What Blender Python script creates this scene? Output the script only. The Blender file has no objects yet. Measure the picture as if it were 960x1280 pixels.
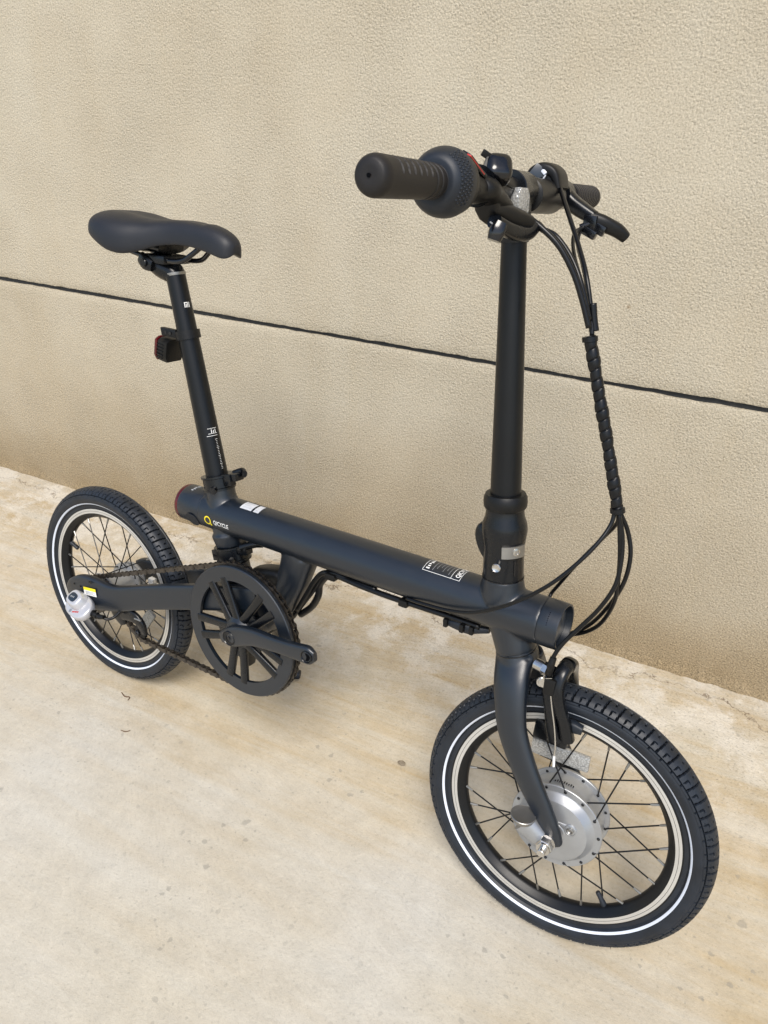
import bpy, bmesh, math, random
import numpy as np
from mathutils import Vector, Matrix

random.seed(7)
rng = np.random.default_rng(7)
PI = math.pi
scene = bpy.context.scene
C = scene.collection

# ------------------------------------------------------------------ camera
LIFT = -0.0045                       # the tyres stand on z = 0
cam_d = bpy.data.cameras.new('camera')
cam = bpy.data.objects.new('camera', cam_d)
C.objects.link(cam)
scene.camera = cam
yaw, pitch, roll = 2.16285, -0.50113, 0.03108
fw = Vector((math.cos(pitch)*math.cos(yaw), math.cos(pitch)*math.sin(yaw), math.sin(pitch)))
rt = Vector((math.sin(yaw), -math.cos(yaw), 0))
up = rt.cross(fw)
rt2 = rt*math.cos(roll) + up*math.sin(roll)
up2 = -rt*math.sin(roll) + up*math.cos(roll)
m = Matrix((rt2, up2, -fw)).transposed().to_4x4()
m.translation = Vector((1.09457, -0.69587, 1.03716 + LIFT))
cam.matrix_world = m
cam_d.sensor_fit = 'VERTICAL'
cam_d.sensor_height = 24.0
cam_d.lens = 953.03/1280*24.0
cam_d.clip_start = 0.02
cam_d.clip_end = 500

# ------------------------------------------------------------------ light
SUN_EL, SUN_AZ = 53.0, -62.0         # elevation, azimuth (from +x, counter-clockwise)
world = bpy.data.worlds.new('World')
scene.world = world
world.use_nodes = True
wn = world.node_tree.nodes
sky = wn.new('ShaderNodeTexSky')
sky.sky_type = 'NISHITA'
sky.sun_disc = False
sky.sun_elevation = math.radians(SUN_EL)
sky.sun_rotation = math.radians(90 - SUN_AZ)
sky.air_density = 1.0
sky.dust_density = 1.5
sky.ozone_density = 1.0
wn['Background'].inputs['Strength'].default_value = 0.11
world.node_tree.links.new(sky.outputs[0], wn['Background'].inputs['Color'])
sun_d = bpy.data.lights.new('sun', 'SUN')
sun_d.energy = 2.0
sun_d.angle = math.radians(26)
sun_d.color = (1.0, 0.94, 0.85)
sun = bpy.data.objects.new('sun', sun_d)
C.objects.link(sun)
el, az = math.radians(SUN_EL), math.radians(SUN_AZ)
sd = Vector((math.cos(el)*math.cos(az), math.cos(el)*math.sin(az), math.sin(el)))
sun.rotation_euler = sd.to_track_quat('Z', 'Y').to_euler()
scene.view_settings.view_transform = 'Standard'
scene.view_settings.look = 'None'
scene.view_settings.exposure = 0.80
scene.view_settings.gamma = 1.0

# ------------------------------------------------------------------ materials
def new_mat(name):
    mt = bpy.data.materials.new(name)
    mt.use_nodes = True
    return mt, mt.node_tree.nodes, mt.node_tree.links, mt.node_tree.nodes['Principled BSDF']

def simple(name, col, rough=0.5, metal=0.0, grain=0.0, gscale=900.0, spec=0.5, mottle=0.12, coat=0.0):
    mt, N, L, P = new_mat(name)
    P.inputs['Roughness'].default_value = rough
    P.inputs['Metallic'].default_value = metal
    P.inputs['Specular IOR Level'].default_value = spec
    P.inputs['Coat Weight'].default_value = coat
    P.inputs['Coat Roughness'].default_value = 0.08
    tc = N.new('ShaderNodeTexCoord')
    nz = N.new('ShaderNodeTexNoise'); nz.inputs['Scale'].default_value = 38; nz.inputs['Detail'].default_value = 6
    L.new(tc.outputs['Object'], nz.inputs['Vector'])
    rp = N.new('ShaderNodeMapRange')
    rp.inputs['From Min'].default_value = 0.3; rp.inputs['From Max'].default_value = 0.7
    rp.inputs['To Min'].default_value = 1 - mottle; rp.inputs['To Max'].default_value = 1 + mottle
    L.new(nz.outputs['Fac'], rp.inputs['Value'])
    mx = N.new('ShaderNodeVectorMath'); mx.operation = 'SCALE'
    mx.inputs[0].default_value = col
    L.new(rp.outputs[0], mx.inputs['Scale'])
    L.new(mx.outputs[0], P.inputs['Base Color'])
    r2 = N.new('ShaderNodeMapRange')
    r2.inputs['To Min'].default_value = max(rough - 0.06, 0.02); r2.inputs['To Max'].default_value = min(rough + 0.06, 1)
    L.new(nz.outputs['Fac'], r2.inputs['Value'])
    L.new(r2.outputs[0], P.inputs['Roughness'])
    if grain > 0:
        g = N.new('ShaderNodeTexNoise'); g.inputs['Scale'].default_value = gscale; g.inputs['Detail'].default_value = 2
        L.new(tc.outputs['Object'], g.inputs['Vector'])
        b = N.new('ShaderNodeBump'); b.inputs['Strength'].default_value = grain; b.inputs['Distance'].default_value = 0.0006
        L.new(g.outputs['Fac'], b.inputs['Height'])
        L.new(b.outputs[0], P.inputs['Normal'])
    return mt

M = {}
M['paint'] = simple('matt_black_paint', (0.0032, 0.0068, 0.0125), 0.37, 0, 0.10, 1500, 0.78, 0.06)
M['post'] = simple('black_anodised_tube', (0.0025, 0.0030, 0.0038), 0.36, 0, 0.05, 1500, 0.35, 0.06)
M['plastic'] = simple('black_plastic', (0.0045, 0.0045, 0.0045), 0.42, 0, 0.15, 1200, 0.32)
M['gloss'] = simple('glossy_black_plastic', (0.003, 0.0035, 0.005), 0.17, 0, 0, 1, 0.6, 0.05)
M['satin'] = simple('satin_black_metal', (0.0030, 0.0038, 0.0052), 0.27, 0, 0.05, 1500, 0.42)
M['rubber'] = simple('tyre_rubber', (0.0090, 0.0128, 0.0195), 0.48, 0, 0.15, 1300, 0.45, 0.30)
M['grip'] = simple('grip_rubber', (0.0125, 0.0108, 0.0102), 0.52, 0, 0.3, 1400, 0.35, 0.15)
M['saddle'] = simple('saddle_cover', (0.0100, 0.0112, 0.0150), 0.48, 0, 0.22, 1800, 0.45, 0.08)
M['cable'] = simple('cable_housing', (0.0030, 0.0033, 0.0040), 0.33, 0, 0, 1, 0.35)
M['rim'] = simple('black_rim', (0.0036, 0.0042, 0.0055), 0.38, 0, 0.05, 900, 0.35)
M['brake_track'] = simple('machined_brake_track', (0.62, 0.61, 0.58), 0.36, 0.6, 0.12, 700, 0.5, 0.05)
M['alloy'] = simple('silver_painted_alloy', (0.36, 0.37, 0.38), 0.34, 0.6, 0.12, 1100, 0.5, 0.07)
M['steel'] = simple('polished_steel', (0.62, 0.60, 0.57), 0.24, 1.0, 0.08, 700)
M['dull_steel'] = simple('dull_steel', (0.32, 0.31, 0.29), 0.42, 0.9, 0.2, 700)
M['chain'] = simple('oiled_chain', (0.085, 0.075, 0.065), 0.33, 0.85, 0.1, 900, 0.5, 0.3)
M['spoke'] = simple('black_spoke', (0.004, 0.004, 0.0045), 0.35, 0.2)
M['silverplastic'] = simple('silver_plastic', (0.50, 0.50, 0.52), 0.3, 0.3, 0.05, 900, 0.5, 0.05)
M['bronze'] = simple('brass_ring', (0.5, 0.36, 0.26), 0.35, 0.9)
M['white'] = simple('white_print', (0.78, 0.78, 0.76), 0.5, 0, 0, 1, 0.3, 0.05)
M['stripe'] = simple('reflective_white_band', (0.66, 0.70, 0.78), 0.42, 0, 0.2, 1500, 0.5, 0.06)
M['sticker'] = simple('silver_sticker', (0.60, 0.62, 0.66), 0.35, 0.2, 0.1, 900, 0.5, 0.2)
M['greyprint'] = simple('grey_print', (0.33, 0.34, 0.35), 0.5)
M['faint'] = simple('faint_print', (0.42, 0.44, 0.47), 0.4)
M['yellow'] = simple('yellow_print', (0.85, 0.68, 0.02), 0.45)
M['red'] = simple('red_print', (0.55, 0.035, 0.03), 0.45)
M['groove'] = simple('recess_shade', (0.0025, 0.003, 0.004), 0.9, 0, 0, 1, 0.05)  # near-black for groove floors and holes: recess shade put into the colour
M['redlens'] = simple('red_lens', (0.07, 0.004, 0.006), 0.15, 0, 0, 1, 0.6, 0.3)
M['lcd'] = simple('dark_display', (0.010, 0.018, 0.030), 0.35, 0, 0, 1, 0.7)
M['weld'] = simple('reflector_clear', (0.62, 0.62, 0.60), 0.16, 0.35, 0.0, 1, 0.8, 0.1)

def reflector_mat():
    mt, N, L, P = new_mat('prismatic_reflector')
    tc = N.new('ShaderNodeTexCoord')
    v = N.new('ShaderNodeTexVoronoi'); v.inputs['Scale'].default_value = 420
    L.new(tc.outputs['Object'], v.inputs['Vector'])
    cr = N.new('ShaderNodeValToRGB')
    cr.color_ramp.elements[0].color = (0.52, 0.52, 0.50, 1); cr.color_ramp.elements[1].color = (0.28, 0.28, 0.27, 1)
    cr.color_ramp.elements[1].position = 0.75
    L.new(v.outputs['Distance'], cr.inputs['Fac'])
    L.new(cr.outputs[0], P.inputs['Base Color'])
    b = N.new('ShaderNodeBump'); b.inputs['Strength'].default_value = 0.7; b.inputs['Distance'].default_value = 0.001
    L.new(v.outputs['Distance'], b.inputs['Height']); L.new(b.outputs[0], P.inputs['Normal'])
    P.inputs['Roughness'].default_value = 0.15; P.inputs['Metallic'].default_value = 0.25
    return mt
M['reflector'] = reflector_mat()
WPH = 0.13996                        # direction of the wall
CW, SW = math.cos(WPH), math.sin(WPH)

def val(N, op, a, b=None, L=None, c=None, clamp=False):
    L = L or N.id_data.links
    n = N.new('ShaderNodeMath'); n.operation = op; n.use_clamp = clamp
    for i, q in enumerate((a, b, c)):
        if q is None: continue
        if isinstance(q, (int, float)): n.inputs[i].default_value = q
        else: L.new(q, n.inputs[i])
    return n.outputs[0]

def noise(N, L, vec, scale, detail=4, rough=0.55, dist=0.0):
    n = N.new('ShaderNodeTexNoise')
    n.inputs['Scale'].default_value = scale; n.inputs['Detail'].default_value = detail
    n.inputs['Roughness'].default_value = rough; n.inputs['Distortion'].default_value = dist
    L.new(vec, n.inputs['Vector'])
    return n.outputs['Fac']

def ramp(N, L, fac, stops, interp='LINEAR'):
    r = N.new('ShaderNodeValToRGB'); r.color_ramp.interpolation = interp
    e = r.color_ramp.elements
    while len(e) < len(stops): e.new(0.5)
    for i, (p, c) in enumerate(stops):
        e[i].position = p
        e[i].color = (c, c, c, 1) if isinstance(c, (int, float)) else (*c, 1)
    L.new(fac, r.inputs['Fac'])
    return r.outputs['Color']

def mixc(N, L, fac, a, b, mode='MIX'):
    mx = N.new('ShaderNodeMix'); mx.data_type = 'RGBA'; mx.blend_type = mode
    for k, q in (('Factor', fac), ('A', a), ('B', b)):
        s = [i for i in mx.inputs if i.name == k and (i.type == 'RGBA' if k != 'Factor' else i.type == 'VALUE')][0]
        if isinstance(q, (int, float)): s.default_value = q
        elif isinstance(q, tuple): s.default_value = (*q, 1)
        else: L.new(q, s)
    return [o for o in mx.outputs if o.type == 'RGBA'][0]

def wall_mat():
    mt, N, L, P = new_mat('sand_render')
    tc = N.new('ShaderNodeTexCoord'); o = tc.outputs['Object']      # object x along the wall, z up
    sep = N.new('ShaderNodeSeparateXYZ'); L.new(o, sep.inputs[0])
    big = noise(N, L, o, 1.3, 5, 0.55)
    mid = noise(N, L, o, 6, 6, 0.6)
    col = ramp(N, L, big, [(0.3, (0.450, 0.390, 0.288)), (0.5, (0.478, 0.424, 0.325)), (0.7, (0.500, 0.456, 0.362))])
    col = mixc(N, L, 0.35, col, ramp(N, L, mid, [(0.3, (0.445, 0.378, 0.268)), (0.7, (0.530, 0.480, 0.375))]))
    # splash dirt along the foot of the wall: its edge wanders
    h = val(N, 'ADD', sep.outputs['Z'], val(N, 'MULTIPLY', val(N, 'SUBTRACT', noise(N, L, o, 3.2, 6, 0.65), 0.5), 0.28, L), L)
    dirt = ramp(N, L, h, [(0.0, 0.92), (0.08, 0.74), (0.20, 0.38), (0.45, 0.08), (0.62, 0.0)])
    col = mixc(N, L, dirt, col, (0.275, 0.205, 0.115))
    # run-off streaks
    mp = N.new('ShaderNodeMapping'); mp.inputs['Scale'].default_value = (9, 9, 0.7); L.new(o, mp.inputs['Vector'])
    st = ramp(N, L, noise(N, L, mp.outputs[0], 1.5, 5, 0.6), [(0.55, 0.0), (0.75, 0.20)])
    col = mixc(N, L, st, col, (0.44, 0.36, 0.23))
    # grains
    v = N.new('ShaderNodeTexVoronoi'); v.inputs['Scale'].default_value = 230; v.inputs['Randomness'].default_value = 1
    L.new(o, v.inputs['Vector'])
    g1 = noise(N, L, o, 320, 3, 0.65)
    g2 = noise(N, L, o, 760, 2, 0.6)
    gr = ramp(N, L, g1, [(0.32, 0.52), (0.44, 0.93), (0.54, 1.02), (0.68, 1.28)])
    col = mixc(N, L, 0.85, col, gr, 'MULTIPLY')
    ck = N.new('ShaderNodeTexVoronoi'); ck.inputs['Scale'].default_value = 9; L.new(o, ck.inputs['Vector'])
    cks = N.new('ShaderNodeSeparateColor'); L.new(ck.outputs['Color'], cks.inputs[0])
    chip = val(N, 'MULTIPLY', ramp(N, L, val(N, 'ADD', ck.outputs['Distance'], val(N, 'MULTIPLY', g1, 0.06, L), L), [(0.05, 1.0), (0.075, 0.0)]), val(N, 'GREATER_THAN', cks.outputs[0], 0.80, L), L)
    col = mixc(N, L, val(N, 'MULTIPLY', chip, 0.65, L), col, (0.22, 0.15, 0.08))
    fl = ramp(N, L, noise(N, L, o, 330, 2, 0.6), [(0.36, 0.55), (0.48, 1.0), (0.56, 1.0), (0.68, 1.35)])
    col = mixc(N, L, val(N, 'ADD', 0.12, val(N, 'MULTIPLY', dirt, 0.8, L), L, None, True), col, mixc(N, L, 1.0, col, fl, 'MULTIPLY'))
    L.new(col, P.inputs['Base Color'])
    P.inputs['Roughness'].default_value = 0.9
    P.inputs['Specular IOR Level'].default_value = 0.25
    hgt = val(N, 'ADD', val(N, 'MULTIPLY', g1, 1.0, L), val(N, 'MULTIPLY', g2, 0.35, L), L)
    hgt = val(N, 'ADD', hgt, val(N, 'MULTIPLY', v.outputs['Distance'], -0.5, L), L)
    wob = noise(N, L, o, 9, 4, 0.5)
    hgt = val(N, 'ADD', hgt, val(N, 'MULTIPLY', wob, 0.9, L), L)
    b = N.new('ShaderNodeBump'); L.new(ramp(N, L, noise(N, L, o, 4.5, 4, 0.6), [(0.35, 0.50), (0.65, 0.95)]), b.inputs['Strength']); b.inputs['Distance'].default_value = 0.0028
    L.new(hgt, b.inputs['Height']); L.new(b.outputs[0], P.inputs['Normal'])
    return mt
M['wall'] = wall_mat()

def joint_mat():
    mt, N, L, P = new_mat('dark_joint')
    tc = N.new('ShaderNodeTexCoord')
    n = noise(N, L, tc.outputs['Object'], 60, 6, 0.65)
    L.new(ramp(N, L, n, [(0.3, (0.016, 0.017, 0.018)), (0.62, (0.030, 0.031, 0.032)), (0.80, (0.11, 0.09, 0.065))]), P.inputs['Base Color'])
    P.inputs['Roughness'].default_value = 0.7
    b = N.new('ShaderNodeBump'); b.inputs['Distance'].default_value = 0.002
    L.new(n, b.inputs['Height']); L.new(b.outputs[0], P.inputs['Normal'])
    return mt
M['joint'] = joint_mat()

def ground_mat(edge):
    """edge = distance of the wall foot from the world origin, across the wall direction"""
    mt, N, L, P = new_mat('worn_concrete')
    tc = N.new('ShaderNodeTexCoord')
    mp = N.new('ShaderNodeMapping'); mp.inputs['Rotation'].default_value = (0, 0, -WPH)
    L.new(tc.outputs['Object'], mp.inputs['Vector'])
    o = mp.outputs[0]                                    # x along the wall, y towards it
    sep = N.new('ShaderNodeSeparateXYZ'); L.new(o, sep.inputs[0])
    dist = val(N, 'SUBTRACT', edge, sep.outputs['Y'], L)      # metres from the wall
    big = noise(N, L, o, 1.9, 3, 0.5, 0.2)
    fine = noise(N, L, o, 26, 8, 0.7)
    stretched = N.new('ShaderNodeMapping'); stretched.inputs['Scale'].default_value = (0.8, 8.5, 1)
    stretched.inputs['Rotation'].default_value = (0, 0, 0.05)
    L.new(o, stretched.inputs['Vector'])
    strk = noise(N, L, stretched.outputs[0], 2.3, 9, 0.66, 0.5)
    col = ramp(N, L, big, [(0.30, (0.510, 0.472, 0.380)), (0.5, (0.530, 0.500, 0.425)), (0.72, (0.545, 0.528, 0.474))])
    # ochre mud washed down the slab in long streaks
    d2 = val(N, 'ADD', dist, val(N, 'MULTIPLY', val(N, 'SUBTRACT', big, 0.5), 0.9, L), L)
    zone = ramp(N, L, d2, [(0.0, 0.75), (0.35, 0.88), (0.58, 0.70), (0.78, 0.34), (1.0, 0.20)])
    sm = ramp(N, L, strk, [(0.36, 0.0), (0.52, 0.45), (0.70, 1.0)])
    f = val(N, 'MULTIPLY', zone, val(N, 'ADD', 0.30, val(N, 'MULTIPLY', sm, 0.9, L), L), L, None, True)
    col = mixc(N, L, f, col, (0.420, 0.315, 0.170))
    # grey and pale wear blotches
    bl = ramp(N, L, noise(N, L, o, 7, 8, 0.72, 0.3), [(0.52, 0.0), (0.68, 0.22)])
    col = mixc(N, L, bl, col, (0.60, 0.565, 0.475))
    # chalky exposed aggregate close to the wall
    near = ramp(N, L, dist, [(0.0, 0.9), (0.16, 0.85), (0.42, 0.12), (0.6, 0.0)])
    pale = ramp(N, L, noise(N, L, o, 9, 8, 0.75, 0.2), [(0.46, 0.0), (0.58, 1.0)])
    col = mixc(N, L, val(N, 'MULTIPLY', near, pale, L), col, (0.60, 0.555, 0.47))
    spn = noise(N, L, o, 210, 3, 0.7)
    sp = ramp(N, L, spn, [(0.28, 0.35), (0.42, 0.97), (0.60, 1.03), (0.75, 1.3)])
    amt = val(N, 'ADD', 0.34, val(N, 'MULTIPLY', near, 0.60, L), L, None, True)
    col = mixc(N, L, amt, col, mixc(N, L, 1.0, col, sp, 'MULTIPLY'))
    fg = ramp(N, L, fine, [(0.32, 0.88), (0.7, 1.10)])
    col = mixc(N, L, 0.7, col, fg, 'MULTIPLY')
    grit = noise(N, L, o, 120, 6, 0.85)
    col = mixc(N, L, 0.5, col, ramp(N, L, grit, [(0.30, 0.68), (0.45, 0.97), (0.58, 1.03), (0.74, 1.28)]), 'MULTIPLY')
    # dark drip spots
    for sc, th, k in ((15, 0.11, 0.5), (36, 0.16, 0.5), (80, 0.17, 0.45)):
        v = N.new('ShaderNodeTexVoronoi'); v.inputs['Scale'].default_value = sc
        wv = N.new('ShaderNodeVectorMath'); wv.operation = 'ADD'
        nz = N.new('ShaderNodeTexNoise'); nz.inputs['Scale'].default_value = sc*4; L.new(o, nz.inputs['Vector'])
        sc2 = N.new('ShaderNodeVectorMath'); sc2.operation = 'SCALE'; sc2.inputs['Scale'].default_value = 0.30/sc
        L.new(nz.outputs['Color'], sc2.inputs[0]); L.new(o, wv.inputs[0]); L.new(sc2.outputs[0], wv.inputs[1])
        L.new(wv.outputs[0], v.inputs['Vector'])
        dot = ramp(N, L, v.outputs['Distance'], [(th*0.75, 1.0), (th, 0.0)])
        ws = N.new('ShaderNodeSeparateColor'); L.new(v.outputs['Color'], ws.inputs[0])
        pick = val(N, 'GREATER_THAN', ws.outputs[0], 0.48, L)
        clus = ramp(N, L, noise(N, L, o, 3.1, 3, 0.5), [(0.46, 0.10), (0.60, 1.0)])
        f = val(N, 'MULTIPLY', val(N, 'MULTIPLY', dot, pick, L), val(N, 'MULTIPLY', clus, k, L), L)
        col = mixc(N, L, f, col, (0.25, 0.235, 0.20))
    # hairline cracks a hand's breadth from the wall
    wv = N.new('ShaderNodeMapping'); wv.inputs['Scale'].default_value = (1, 1, 1); L.new(o, wv.inputs['Vector'])
    cn = noise(N, L, o, 7, 7, 0.68)
    cd = val(N, 'ABSOLUTE', val(N, 'SUBTRACT', dist, val(N, 'ADD', 0.055, val(N, 'MULTIPLY', val(N, 'SUBTRACT', cn, 0.5), 0.20, L), L), L), None, L)
    gate = ramp(N, L, noise(N, L, o, 2.2, 3, 0.5), [(0.44, 0.0), (0.50, 1.0)])
    crack = val(N, 'MULTIPLY', ramp(N, L, val(N, 'MULTIPLY', cd, 100, L), [(0.06, 1.0), (0.16, 0.0)]), gate, L)
    col = mixc(N, L, val(N, 'MULTIPLY', crack, 0.8, L), col, (0.16, 0.10, 0.06))
    L.new(col, P.inputs['Base Color'])
    P.inputs['Specular IOR Level'].default_value = 0.3
    rr = ramp(N, L, big, [(0.3, 0.88), (0.7, 0.72)])
    L.new(rr, P.inputs['Roughness'])
    hgt = val(N, 'ADD', val(N, 'ADD', fine, val(N, 'MULTIPLY', grit, 0.5, L), L), val(N, 'MULTIPLY', spn, val(N, 'ADD', 0.12, near, L), L), L)
    hgt = val(N, 'SUBTRACT', hgt, val(N, 'MULTIPLY', crack, 2.0, L), L)
    b = N.new('ShaderNodeBump'); b.inputs['Strength'].default_value = 0.6; b.inputs['Distance'].default_value = 0.003
    L.new(hgt, b.inputs['Height']); L.new(b.outputs[0], P.inputs['Normal'])
    return mt

# ------------------------------------------------------------------ mesh helpers
def vnorm(a): 
    a = np.asarray(a, float); return a/np.linalg.norm(a)

class MB:
    """collects vertices and faces, then links them as one mesh object"""
    def __init__(s): s.v = []; s.f = []; s.m = []; s.n = 0
    def add(s, V, F, mi=0):
        V = np.asarray(V, float).reshape(-1, 3)
        s.v.append(V)
        for f in F:
            s.f.append([i + s.n for i in f]); s.m.append(mi)
        s.n += len(V)
    def map(s, fn):
        s.v = [fn(np.concatenate(s.v))]; return s
    def mesh(s, name, mats, angle=35):
        me = bpy.data.meshes.new(name)
        me.from_pydata(np.concatenate(s.v).tolist(), [], s.f)
        for mt in mats: me.materials.append(M[mt])
        me.polygons.foreach_set('material_index', s.m)
        bm = bmesh.new(); bm.from_mesh(me); bmesh.ops.recalc_face_normals(bm, faces=bm.faces); bm.to_mesh(me); bm.free()
        me.shade_smooth()
        if angle < 180: me.set_sharp_from_angle(angle=math.radians(angle))
        me.update()
        return me
    def build(s, name, mats, parent=None, angle=35, label=None):
        if isinstance(mats, str): mats = [mats]
        return link(name, s.mesh(name, mats, angle), parent, label)

def link(name, me, parent=None, label=None):
    o = bpy.data.objects.new(name, me)
    C.objects.link(o)
    if parent is not None: o.parent = parent
    if label: o['label'] = label
    return o

def frame_of(axis, hint=(0, 0, 1)):
    w = vnorm(axis); h = np.asarray(hint, float)
    if abs(w @ vnorm(h)) > 0.98: h = np.array([1.0, 0, 0])
    u = vnorm(np.cross(h, w)); v = np.cross(w, u)
    return u, v, w

def lathe(mb, prof, o, axis, n=32, mi=0, hint=(0, 0, 1), cap=True, mis=None, ell=(1, 1), closed=False):
    """prof: list of (t along the axis, radius); radius 0 makes a pole"""
    u, v, w = frame_of(axis, hint); o = np.asarray(o, float)
    a = np.linspace(0, 2*PI, n, endpoint=False)
    ring = np.cos(a)[:, None]*u*ell[0] + np.sin(a)[:, None]*v*ell[1]
    V = np.concatenate([o + w*t + ring*max(r, 1e-5) for t, r in prof])
    k = len(prof)
    for j in range(k if closed else k - 1):
        j2 = (j + 1) % k
        F = [[j*n + i, j*n + (i + 1) % n, j2*n + (i + 1) % n, j2*n + i] for i in range(n)]
        if j == 0: mb.add(V, F, mis[j] if mis else mi); base = mb.n - len(V)
        else:
            for f in F: mb.f.append([q + base for q in f]); mb.m.append(mis[j] if mis else mi)
    if cap and not closed:
        mb.f.append([base + i for i in range(n)]); mb.m.append(mis[0] if mis else mi)
        mb.f.append([base + (k - 1)*n + i for i in range(n)]); mb.m.append(mis[-1] if mis else mi)

def catmull(P, n=8):
    P = [np.asarray(p, float) for p in P]
    Q = [2*P[0] - P[1]] + P + [2*P[-1] - P[-2]]
    out = []
    for i in range(1, len(Q) - 2):
        for t in np.linspace(0, 1, n, endpoint=False):
            a, b, c, d = Q[i-1], Q[i], Q[i+1], Q[i+2]
            out.append(0.5*((2*b) + (-a + c)*t + (2*a - 5*b + 4*c - d)*t*t + (-a + 3*b - 3*c + d)*t**3))
    out.append(P[-1])
    return np.array(out)

def sweep(mb, path, rad, n=12, mi=0, hint=(0, 1, 0), power=2.0, cap=True, smooth=0):
    """rad: number, list of numbers or list of (a, b): a across (hint side), b in the other direction"""
    path = [np.asarray(p, float) for p in path]
    rad = [rad]*len(path) if isinstance(rad, (int, float)) else list(rad)
    rad = np.array([(r, r) if isinstance(r, (int, float)) else r for r in rad], float)
    if smooth:
        both = catmull([np.concatenate([p, r]) for p, r in zip(path, rad)], smooth)
        path = both[:, :3]; rad = np.maximum(both[:, 3:], 1e-5)
    path = np.array(path); k = len(path)
    T = np.gradient(path, axis=0); T /= np.linalg.norm(T, axis=1)[:, None] + 1e-12
    h = np.asarray(hint, float)
    a = np.linspace(0, 2*PI, n, endpoint=False)
    ca = np.sign(np.cos(a))*np.abs(np.cos(a))**(2/power); sa = np.sign(np.sin(a))*np.abs(np.sin(a))**(2/power)
    V = []
    for i in range(k):
        u = h - (h @ T[i])*T[i]; nu = np.linalg.norm(u)
        if nu < 1e-3: u = np.cross(T[i], [0, 0, 1.0]); nu = np.linalg.norm(u)
        u /= nu; v = np.cross(T[i], u)
        h = u if hint is None else h
        V.append(path[i] + ca[:, None]*u*rad[i, 0] + sa[:, None]*v*rad[i, 1])
    V = np.concatenate(V)
    F = [[j*n + i, j*n + (i+1) % n, (j+1)*n + (i+1) % n, (j+1)*n + i] for j in range(k-1) for i in range(n)]
    if cap: F += [list(range(n)), [(k-1)*n + i for i in range(n)]]
    mb.add(V, F, mi)

def cable_path(mb, P, r, n=10, mi=0, sm=8):
    """round tube with rotation-minimising frames"""
    path = catmull(P, sm); k = len(path)
    T = np.gradient(path, axis=0); T /= np.linalg.norm(T, axis=1)[:, None]
    u = np.cross(T[0], [0.3, 0.9, 0.2]); u /= np.linalg.norm(u)
    a = np.linspace(0, 2*PI, n, endpoint=False); V = []
    rr = [r]*k if isinstance(r, (int, float)) else np.interp(np.linspace(0, 1, k), np.linspace(0, 1, len(r)), r)
    for i in range(k):
        u = u - (u @ T[i])*T[i]; u /= np.linalg.norm(u); v = np.cross(T[i], u)
        V.append(path[i] + (np.cos(a)[:, None]*u + np.sin(a)[:, None]*v)*rr[i])
    F = [[j*n + i, j*n + (i+1) % n, (j+1)*n + (i+1) % n, (j+1)*n + i] for j in range(k-1) for i in range(n)]
    F += [list(range(n)), [(k-1)*n + i for i in range(n)]]
    mb.add(np.concatenate(V), F, mi)

def box(mb, c, s, ax=None, mi=0, bev=0.0015, taper=1.0):
    """rounded box: centre, full sizes, axes as rows"""
    A = np.eye(3) if ax is None else np.array([vnorm(q) for q in ax])
    bm = bmesh.new(); bmesh.ops.create_cube(bm, size=1)
    for v in bm.verts:
        k = taper if v.co.z > 0 else 1
        v.co = Vector((v.co.x*s[0]*k, v.co.y*s[1]*k, v.co.z*s[2]))
    if bev > 0: bmesh.ops.bevel(bm, geom=list(bm.edges), offset=bev, segments=2, profile=0.6, affect='EDGES')
    bm.verts.index_update()
    V = np.array([v.co[:] for v in bm.verts]) @ A + np.asarray(c, float)
    F = [[v.index for v in f.verts] for f in bm.faces]
    bm.free(); mb.add(V, F, mi)

def plate(mb, outline, c, u, v, w, th, mi=0, bev=0.0008):
    """flat piece: 2-D outline in the plane (u, v) at c, thickness th along w"""
    bm = bmesh.new()
    u, v, w, c = (np.asarray(q, float) for q in (u, v, w, c))
    vs = [bm.verts.new(c + u*p[0] + v*p[1] - w*th/2) for p in outline]
    f = bm.faces.new(vs)
    r = bmesh.ops.extrude_face_region(bm, geom=[f])
    bmesh.ops.translate(bm, verts=[q for q in r['geom'] if isinstance(q, bmesh.types.BMVert)], vec=Vector(w*th))
    bmesh.ops.recalc_face_normals(bm, faces=bm.faces)
    if bev > 0:
        ed = [e for e in bm.edges if len(e.link_faces) == 2 and e.calc_face_angle(0) > 0.9 and (len(e.link_faces[0].verts) > 6 or len(e.link_faces[1].verts) > 6 or len(outline) <= 6)]
        bmesh.ops.bevel(bm, geom=ed, offset=bev, segments=2, profile=0.6, affect='EDGES')
    bm.verts.index_update()
    mb.add([v.co[:] for v in bm.verts], [[v.index for v in f.verts] for f in bm.faces], mi)
    bm.free()

def text_pts(s, size, bold=0.0, align='LEFT', res=3):
    cu = bpy.data.curves.new('t', 'FONT'); cu.body = s; cu.size = size; cu.align_x = align; cu.resolution_u = res
    cu.offset = bold
    o = bpy.data.objects.new('t', cu); C.objects.link(o)
    dg = bpy.context.evaluated_depsgraph_get()
    me = bpy.data.meshes.new_from_object(o.evaluated_get(dg))
    V = np.array([v.co[:] for v in me.vertices]); F = [list(p.vertices) for p in me.polygons]
    bpy.data.objects.remove(o); bpy.data.curves.remove(cu); bpy.data.meshes.remove(me)
    return V, F

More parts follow.
